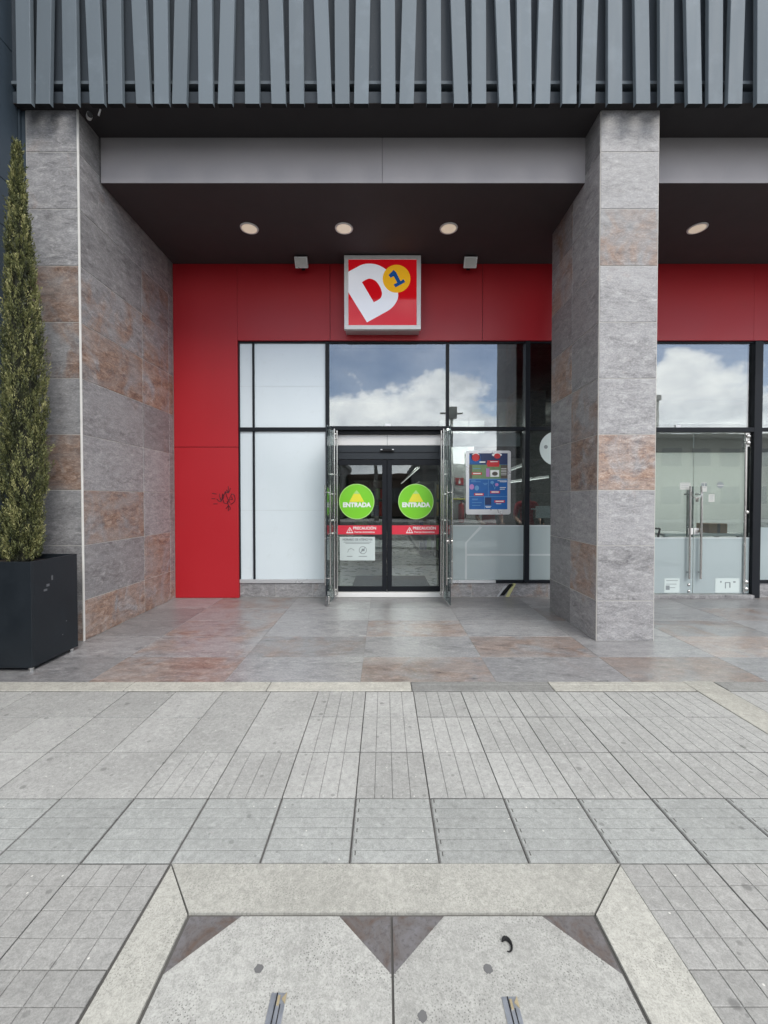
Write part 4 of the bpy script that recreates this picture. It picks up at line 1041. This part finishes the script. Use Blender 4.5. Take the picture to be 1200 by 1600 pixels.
def sheet(x0, x1, z0, z1, label, lines=6, mat='paper', blocks=()):
    t_ = thing('notice_sheet', ((x0+x1)/2, 6.54, (z0+z1)/2), label, 'notice', 'notices on the right shop door')
    MB().box(x0, x1, 6.5485, 6.5505, z0, z1).build('sheet', mat, t_)
    m = MB(); w, h = x1-x0, z1-z0
    for i in range(lines):
        z = z1-h*(.15+.75*i/max(1, lines)); m.box(x0+w*.12, x1-w*(.12+.25*((i*7) % 3)/3), 6.5475, 6.5485, z-h*.018, z+h*.018)
    for (a, b, c, d) in blocks: m.box(x0+w*a, x0+w*b, 6.5473, 6.5485, z0+h*c, z0+h*d)
    m.build('small_print', 'ink', t_); return t_
sheet(4.40, 4.64, .075, .30, 'white notice low on the left leaf next to the pier', 3, blocks=((.1, .35, .2, .5),))
sheet(5.20, 5.58, .075, .30, 'wide white notice low on the right leaf beside the hinge tube', 0, blocks=((.2, .26, .7, .82), (.74, .84, .7, .8), (.4, .44, .3, .7), (.4, .62, .68, .74), (.58, .63, .35, .7)))
sheet(4.63, 4.79, 1.69, 1.80, 'small grey printed sheet above the handle of the left leaf', 3, 'in_wall')
sheet(4.96, 5.05, 1.66, 1.80, 'small printed sheet with dark squares beside the right pull handle', 2, 'in_wall', ((.0, .5, .6, .95), (.6, 1, .6, .95)))
sheet(5.08, 5.17, 1.50, 1.62, 'small grey sheet under the round seal on the right leaf', 5, 'in_wall')
o = thing('notice_sheet', (5.26, 6.55, 1.76), 'small round grey seal sticker on the right leaf', 'notice', 'notices on the right shop door')
MB().prism(circle(5.26, 1.765, .052, 20), 6.5525, 6.5535).build('seal', 'ink', o)
MB().box(5.21, 5.31, 6.5515, 6.5525, 1.755, 1.765).build('small_print', 'in_wall', o)

# ------------------------------------------------------------------ inside the shops
fi = MB().box(-12, 14, 6.79, 32, -.25, .03).build('shop_floor', 'in_floor'); struct(fi)
ci = MB().box(-12, 14, 6.905, 32, 4.35, 4.5).box(-12, 14, 7.6, 32, 3.30, 3.36).build('shop_ceiling', 'in_ceil'); struct(ci)
for nm, bx, mt in (('shop_wall', (-3.4, -3.2, 6.67, 32, 0, 4.35), 'in_wall'), ('shop_wall', (-3.2, 9.2, 30, 30.2, 0, 4.35), 'in_dark'), ('shop_wall', (3.95, 4.1, 6.9, 30, 0, 4.35), 'in_dark'),
                   ('shop_wall', (13.0, 13.15, 6.67, 30, 0, 4.35), 'in_wall'), ('shop_wall', (-3.2, -.86, 6.68, 6.75, .03, 4.35), 'in_wall'), ('shop_wall', (1.25, 2.25, 9.4, 9.55, .03, 3.3), 'in_wall'), ('shop_wall', (4.1, 13.0, 12.0, 12.15, .03, 3.3), 'in_wall'),
                   ('canopy_fill', (-3.4, 13.15, 6.67, 6.9, 4.0, 5.16), 'in_dark')):
    struct(MB().box(*bx).build(nm, mt))
b_ = MB().box(2.36, 2.60, 6.75, 8.6, 2.76, 3.28, .004).build('ceiling_beam', 'in_dark'); struct(b_)
tl = thing('tube_light', (1.2, 16, 2.6), 'long white light tube running into the shop behind the right sliding door', 'tube light', 'white light tubes in the shop')
MB().box(1.190, 1.210, 14.7, 29, 2.607, 2.62).build('tube', 'tube', tl)
MB().box(1.15, 1.25, 14.7, 29, 2.621, 2.68).build('housing', 'white', tl)
def xtube(p0, p1, label):
    t_ = thing('tube_light', p0, label, 'tube light', 'white light tubes in the shop')
    MB().path([p0, p1], .010, 8).build('tube', 'tube', t_)
    a, b = Vector(p0)+Vector((0, 0, .034)), Vector(p1)+Vector((0, 0, .034)); MB().path([a, b], .02, 6).build('housing', 'white', t_)
xtube((2.75, 10.0, 1.90), (3.93, 10.0, 2.06), 'slanting white light tube seen past the mullion right of the poster')
xtube((2.55, 8.5, 2.12), (2.80, 8.5, 2.21), 'short slanting light tube in the shop above the longer one')
def fill_ceiling_tube(x0, x1, y, label):  # added fill lamps, hidden behind header and transom, to light the shops
    t_ = thing('tube_light', ((x0+x1)/2, y, 3.2), label, 'tube light', 'white light tubes in the shop')
    MB().box(x0, x1, y-.06, y+.06, 3.17, 3.20).build('tube', 'fill_tube', t_)
    MB().box(x0-.02, x1+.02, y-.08, y+.08, 3.2005, 3.27).build('housing', 'white', t_)
fill_ceiling_tube(-2.6, 1.75, 12.6, 'added ceiling tube lighting the main shop, unseen behind the door header')
fill_ceiling_tube(-2.6, 1.9, 15.5, 'second added ceiling tube lighting the main shop, unseen farther back')
t_ = thing('tube_light', (2.6, 8.9, 3.0), 'added light tube over the checkout counter, unseen behind the transom bar', 'tube light', 'white light tubes in the shop')  # added lamp, hidden from view, lighting the counter and cashiers
MB().box(1.35, 3.85, 8.86, 8.94, 3.00, 3.03).build('tube', 'fill_tube', t_)
MB().box(1.33, 3.87, 8.85, 8.95, 3.0305, 3.06).build('housing', 'white', t_)
for x in (1.8, 3.4): MB().tube((x, 8.9, 3.06), (x, 8.9, 3.30), .008, 6).build('hanger', 'steel_edge', t_)
fill_ceiling_tube(4.5, 12.0, 10.0, 'added ceiling tube lighting the right shop, unseen behind the transom')
mt_ = MB().box(-.55, .80, 7.0, 8.2, .031, .042, .003).build('entrance_mat', 'mat'); tag(mt_, 'dark ribbed mat on the shop floor just inside the sliding doors', 'mat')
rnd2 = random.Random(3)
for k, (x, y0, y1, lb) in enumerate(((-2.1, 9.0, 14.0, 'tall grey product shelf inside on the left of the entrance'), (-.35, 10.5, 16.0, 'grey product shelf in the middle of the shop'), (1.35, 11.0, 17.0, 'grey product shelf behind the right sliding door'))):
    s_ = thing('product_shelf', (x, y0, .03), lb, 'shelf', 'product shelves in the shop')
    MB().box(x-.03, x+.03, y0, y1, .03, 2.0).build('back_panel', 'shelf', s_)
    for z in (.2, .65, 1.1, 1.55, 2.0): MB().box(x-.42, x+.42, y0, y1, z-.02, z+.01).build('board', 'shelf', s_)
    for z in (.21, .66, 1.11, 1.56):
        x_ = x-.40
        while x_ < x+.32:
            w = rnd2.uniform(.08, .16); h = rnd2.uniform(.18, .38)
            c_ = MB().box(x_, x_+w, y0+.03, y0+.3, z, z+h, .004).build('product_box', rnd2.choice(['p_olive', 'cardboard', 'p_green', 'ext_red', 'stucco_b', 'p_navy', 'paper']), s_)
            x_ += w+.01
ck = thing('checkout_counter', (2.0, 7.7, .03), 'low checkout counter with dark top behind the frosted film', 'counter')
MB().box(1.25, 3.4, 7.45, 8.0, .03, .95, .01).build('body', 'stucco_b', ck)
MB().box(1.20, 3.45, 7.40, 8.05, .952, .99, .01).build('top', 'in_dark', ck)
rg = thing('cash_register', (2.9, 7.65, .99), 'grey till with a white screen on the checkout counter', 'till')
MB().box(2.75, 3.0, 7.55, 7.60, 1.20, 1.42, .008).build('screen', 'white', rg)
MB().box(2.72, 3.05, 7.5, 7.85, .992, 1.06, .01).build('base', 'black', rg)
MB().tube((2.875, 7.62, 1.06), (2.875, 7.60, 1.22), .02, 10).build('stem', 'black', rg)
fe = thing('fire_extinguisher', (1.70, 9.3, .9), 'red fire extinguisher on the pale wall left of the poster', 'fire extinguisher')
MB().lathe([(0, 0), (.06, .0), (.068, .03), (.068, .36), (.05, .42), (.022, .44), (.022, .48), (0, .48)], (1.72, 9.31, 1.02), 16).build('body', 'ext_red', fe, smooth=True)
MB().box(1.69, 1.75, 9.25, 9.37, 1.50, 1.53, .004).build('valve', 'black', fe)
MB().path([(1.75, 9.31, 1.5), (1.81, 9.30, 1.46), (1.82, 9.29, 1.25), (1.80, 9.28, 1.12)], .012, 6).build('hose', 'black', fe)
fs = thing('fire_sign', (1.70, 9.39, 1.93), 'small dark red extinguisher sign with a white flame on the pale wall', 'sign')
MB().box(1.60, 1.78, 9.385, 9.395, 1.86, 2.02).build('plate', 'ext_red', fs)
MB().prism([(1.67, 1.89), (1.71, 1.89), (1.72, 1.94), (1.69, 2.0), (1.665, 1.94)], 9.382, 9.384).build('flame', 'white', fs)
MB().box(1.60, 1.78, 9.385, 9.393, 1.69, 1.83).build('lower_plate', 'in_wall', fs)
fy = thing('yellow_frame', (1.60, 9.38, 1.2), 'yellow outline frame on the pale wall around the extinguisher', 'frame')
bars(fy, [(1.50, 1.53, .85, 1.56, 9.38, 9.397), (1.53, 1.86, 1.53, 1.56, 9.38, 9.397)], 'yellow')
struct(MB().box(4.1, 13.0, 11.93, 11.99, 2.88, 3.3).build('shop_wall', 'in_dark'))
MB().box(1.02, 2.185, 6.74, 6.78, 2.39, 2.60).build('pale_panel', 'white', wr)
MB().box(1.45, 2.185, 6.72, 6.78, 2.20, 2.388).build('dark_panel', 'alu', wr)
rs = thing('round_sticker', (2.70, 6.556, 2.335), 'large round white sticker on the glass, half hidden by the free standing pier', 'sticker')
MB().prism(circle(2.70, 2.335, .268, 40), 6.556, 6.5575).build('disc', 'paper', rs)
MB().prism(circle(2.53, 2.36, .03, 20), 6.555, 6.556).build('mark', 'ink', rs)
bx = thing('cardboard_box', (5.8, 7.6, 1.0), 'small brown cardboard box on a shelf behind the right glass door', 'box')
tb_ = thing('display_table', (5.5, 7.6, .03), 'low white display table behind the frosted right shop door', 'table')
MB().box(4.9, 6.3, 7.3, 7.9, .90, .94, .005).build('top', 'white', tb_)
for x in (4.95, 6.25):
    for y in (7.35, 7.85): MB().box(x-.03, x+.03, y-.03, y+.03, .03, .90).build('leg', 'white', tb_)
MB().box(5.75, 6.08, 7.4, 7.7, .942, 1.11, .004).build('carton', 'cardboard', bx)
MB().box(5.90, 5.95, 7.397, 7.703, .945, 1.112).build('packing_tape', 'p_olive', bx)
tro = thing('shopping_trolley', (4.5, 7.5, .03), 'dark wire shopping trolley behind the left leaf of the locked door', 'trolley')
m = MB()
for (a, b) in (((4.15, 7.3, 1.08), (4.85, 7.35, 1.02)), ((4.15, 7.7, 1.08), (4.85, 7.65, 1.02)), ((4.15, 7.3, 1.08), (4.15, 7.7, 1.08)), ((4.85, 7.35, 1.02), (4.85, 7.65, 1.02)), ((4.85, 7.35, 1.02), (4.75, 7.35, .55)), ((4.2, 7.3, 1.06), (4.3, 7.3, .50)), ((4.3, 7.3, .5), (4.75, 7.35, .55)), ((4.85, 7.65, 1.02), (4.75, 7.65, .55)), ((4.2, 7.7, 1.06), (4.3, 7.7, .50))):
    m.path([a, b], .016, 6)
for i in range(7):
    x = 4.2+i*.1; m.path([(x, 7.3, 1.05), (x+.03, 7.3, .55)], .004, 4); m.path([(x, 7.7, 1.05), (x+.03, 7.7, .55)], .004, 4)
m.build('basket', 'black', tro)
m = MB().path([(4.3, 7.35, .5), (4.2, 7.35, .14)], .014, 6).path([(4.3, 7.65, .5), (4.2, 7.65, .14)], .014, 6).path([(4.2, 7.35, .14), (4.85, 7.35, .14)], .014, 6).path([(4.2, 7.65, .14), (4.85, 7.65, .14)], .014, 6)
m.build('chassis', 'black', tro)
for x in (4.22, 4.82):
    for y in (7.35, 7.65): MB().tube((x, y-.015, .09), (x, y+.015, .09), .058, 14).build('wheel', 'black', tro, smooth=True)

# cashiers behind the counter
def person(x, y, z0, label, lean=0.0, face=180):
    p = thing('person', (x, y, z0), label, 'person', 'shop staff behind the counter')
    o = Vector((x, y, z0))
    J = {'pelvis': (0, 0, .95, .15), 'waist': (0, -.02-lean*.1, 1.12, .135), 'chest': (0, -.03-lean*.3, 1.32, .155), 'neck0': (0, -.02-lean*.45, 1.48, .075), 'neck1': (0, -.03-lean*.5, 1.55, .055),
         'head0': (0, -.05-lean*.55, 1.62, .085), 'head1': (0, -.04-lean*.6, 1.72, .082)}
    E_ = [('pelvis', 'waist'), ('waist', 'chest'), ('chest', 'neck0'), ('neck0', 'neck1'), ('neck1', 'head0'), ('head0', 'head1')]
    for s, nm in ((-1, 'l'), (1, 'r')):
        J.update({nm+'sh': (s*.19, -.02-lean*.4, 1.43, .068), nm+'el': (s*.25, -.06-lean*.4, 1.14, .047), nm+'wr': (s*.21, -.27-lean*.4, 1.04, .032), nm+'ha': (s*.19, -.36-lean*.4, 1.03, .034),
                  nm+'hi': (s*.10, 0, .88, .105), nm+'kn': (s*.11, -.02, .49, .065), nm+'an': (s*.11, .02, .09, .042), nm+'to': (s*.12, -.14, .045, .038)})
        E_ += [('chest', nm+'sh'), (nm+'sh', nm+'el'), (nm+'el', nm+'wr'), (nm+'wr', nm+'ha'), ('pelvis', nm+'hi'), (nm+'hi', nm+'kn'), (nm+'kn', nm+'an'), (nm+'an', nm+'to')]
        for q, (dx, ln, dz) in enumerate(((-.03, .07, 0), (-.012, .085, .004), (.008, .082, .003), (.026, .065, 0))):
            J[nm+'f%d' % q] = (s*.19+dx, -.36-lean*.4-ln, 1.01+dz, .009); E_.append((nm+'ha', nm+'f%d' % q))
        J[nm+'th'] = (s*.19-s*.055, -.395-lean*.4, 1.03, .010); E_.append((nm+'ha', nm+'th'))
    keys = list(J)
    me = bpy.data.meshes.new('body'); me.from_pydata([J[k][:3] for k in keys], [(keys.index(a), keys.index(b)) for a, b in E_], []); me.update()
    ob = bpy.data.objects.new('body_source', me); COL.objects.link(ob)
    ob.modifiers.new('skin', 'SKIN'); ob.modifiers.new('sub', 'SUBSURF').levels = 1
    for i, k in enumerate(keys):
        sv = me.skin_vertices[0].data[i]; sv.radius = (J[k][3], J[k][3]*(.72 if k in ('chest', 'waist', 'pelvis') else 1)); sv.use_root = (k == 'pelvis')
    dg = bpy.context.evaluated_depsgraph_get(); nm = bpy.data.meshes.new_from_object(ob.evaluated_get(dg)); bpy.data.objects.remove(ob)
    nm.materials.clear()
    for k in ('skin', 'red_cloth', 'jeans', 'black'): nm.materials.append(M[k])
    for pg in nm.polygons:
        c = pg.center
        hand = c.y < -.12-lean*.4 and c.z < 1.2 and abs(c.x) > .1
        pg.material_index = 3 if c.z < .075 else 2 if c.z < .93 else 1 if (c.z < 1.50-lean*.02 and not hand and not (abs(c.x) > .2 and c.z < 1.18)) else 0
        pg.use_smooth = True
    nm.name = 'body'
    b = link('body', nm, p, o)
    hc = o+Vector((0, -.045-lean*.58, 1.68))
    MB().sphere(hc+Vector((0, .022, .03)), .102, 16, 12, (.95, 1.05, 1.08)).build('hair', 'hair', p, smooth=True)
    MB().prism([(hc.x-.012, hc.z-.045), (hc.x+.012, hc.z-.045), (hc.x, hc.z)], hc.y-.115, hc.y-.08).build('nose', 'skin', p)
    for s in (-1, 1): MB().sphere(hc+Vector((s*.032, -.088, -.008)), .010).build('eye', 'black', p)
    MB().box(hc.x-.022, hc.x+.022, hc.y-.09, hc.y-.082, hc.z-.075, hc.z-.068).build('mouth', 'red_cloth', p)
    MB().box(x+.03, x+.13, o.y-.19-lean*.3, o.y-.185-lean*.3, z0+1.30, z0+1.33).build('badge', 'white', p)
person(2.93, 8.62, .03, 'cashier in a red shirt seen either side of the mullion right of the poster')
person(2.16, 8.66, .03, 'cashier in a red shirt mostly hidden behind the poster')

# ------------------------------------------------------------------ the far side of the street (seen in the glass)
def house(x0, x1, y0, d, h, mat, label, rows, cols, par=.4):
    b = thing('street_building', ((x0+x1)/2, y0-d/2, 0), label, 'building', 'buildings across the street')
    MB().box(x0, x1, y0-d, y0, 0, h).build('wall', mat, b)
    MB().box(x0-.1, x1+.1, y0-d, y0+.12, h, h+par).build('parapet', mat, b)
    for r in range(rows):
        for c in range(cols):
            cx = x0+(x1-x0)*(c+.5)/cols; w = (x1-x0)/cols*.36; z = 1.1+r*3.0
            f = MB().box(cx-w, cx+w, y0-.05, y0+.04, z, z+1.5).build('window', mat, b)
            MB().box(cx-w+.06, cx+w-.06, y0+.041, y0+.06, z+.06, z+1.44).build('pane', 'win_dark', f)
house(-19, -9.5, -20, 10, 5.2, 'stucco_d', 'brown two storey building across the street', 2, 4)
house(-9.2, -3.4, -20, 9, 4.3, 'stucco_b', 'grey low building across the street', 1, 3)
house(-3.2, 2.2, -24, 9, 3.4, 'stucco_d', 'single storey brown building set back across the street', 1, 2)
house(2.4, 9.5, -20, 9, 3.9, 'stucco_b', 'grey low building across the street beside the set back one', 1, 3)
house(17, 33, -20, 9, 6.3, 'stucco_a', 'cream two storey building across the street', 2, 7)
house(20.5, 22.3, -21, 4, 9.6, 'stucco_c', 'white narrow tower block across the street', 2, 1)
for (x, y, h, lb) in ((-.55, -16.2, 6.6, 'bare concrete utility pole across the street'), (4.7, -16.2, 8.0, 'utility pole with a transformer across the street'), (2.9, -16.4, 5.6, 'short concrete utility pole across the street')):
    p_ = thing('utility_pole', (x, y, 0), lb, 'utility pole', 'utility poles across the street')
    MB().tube((x, y, 0), (x, y, h), .16, 10, .10).build('pole', 'wood_pole', p_)
    MB().box(x-.8, x+.8, y-.05, y+.05, h-.5, h-.4).build('cross_arm', 'wood_pole', p_)
    if h > 7: MB().box(x-.3, x+.3, y+.1, y+.5, h-.9, h-.1, .03).build('transformer', 'stucco_b', p_)
cb = MB()
for z in (6.0, 6.2):
    for i in range(12):
        t0, t1 = i/12, (i+1)/12; f = lambda t: (-.55+5.25*t, -16.2, z-1.1*(1-(2*t-1)**2)*.6)
        cb.path([f(t0), f(t1)], .02, 5)
tag(cb.build('overhead_cables', 'black'), 'sagging overhead cables between the utility poles', 'cables')
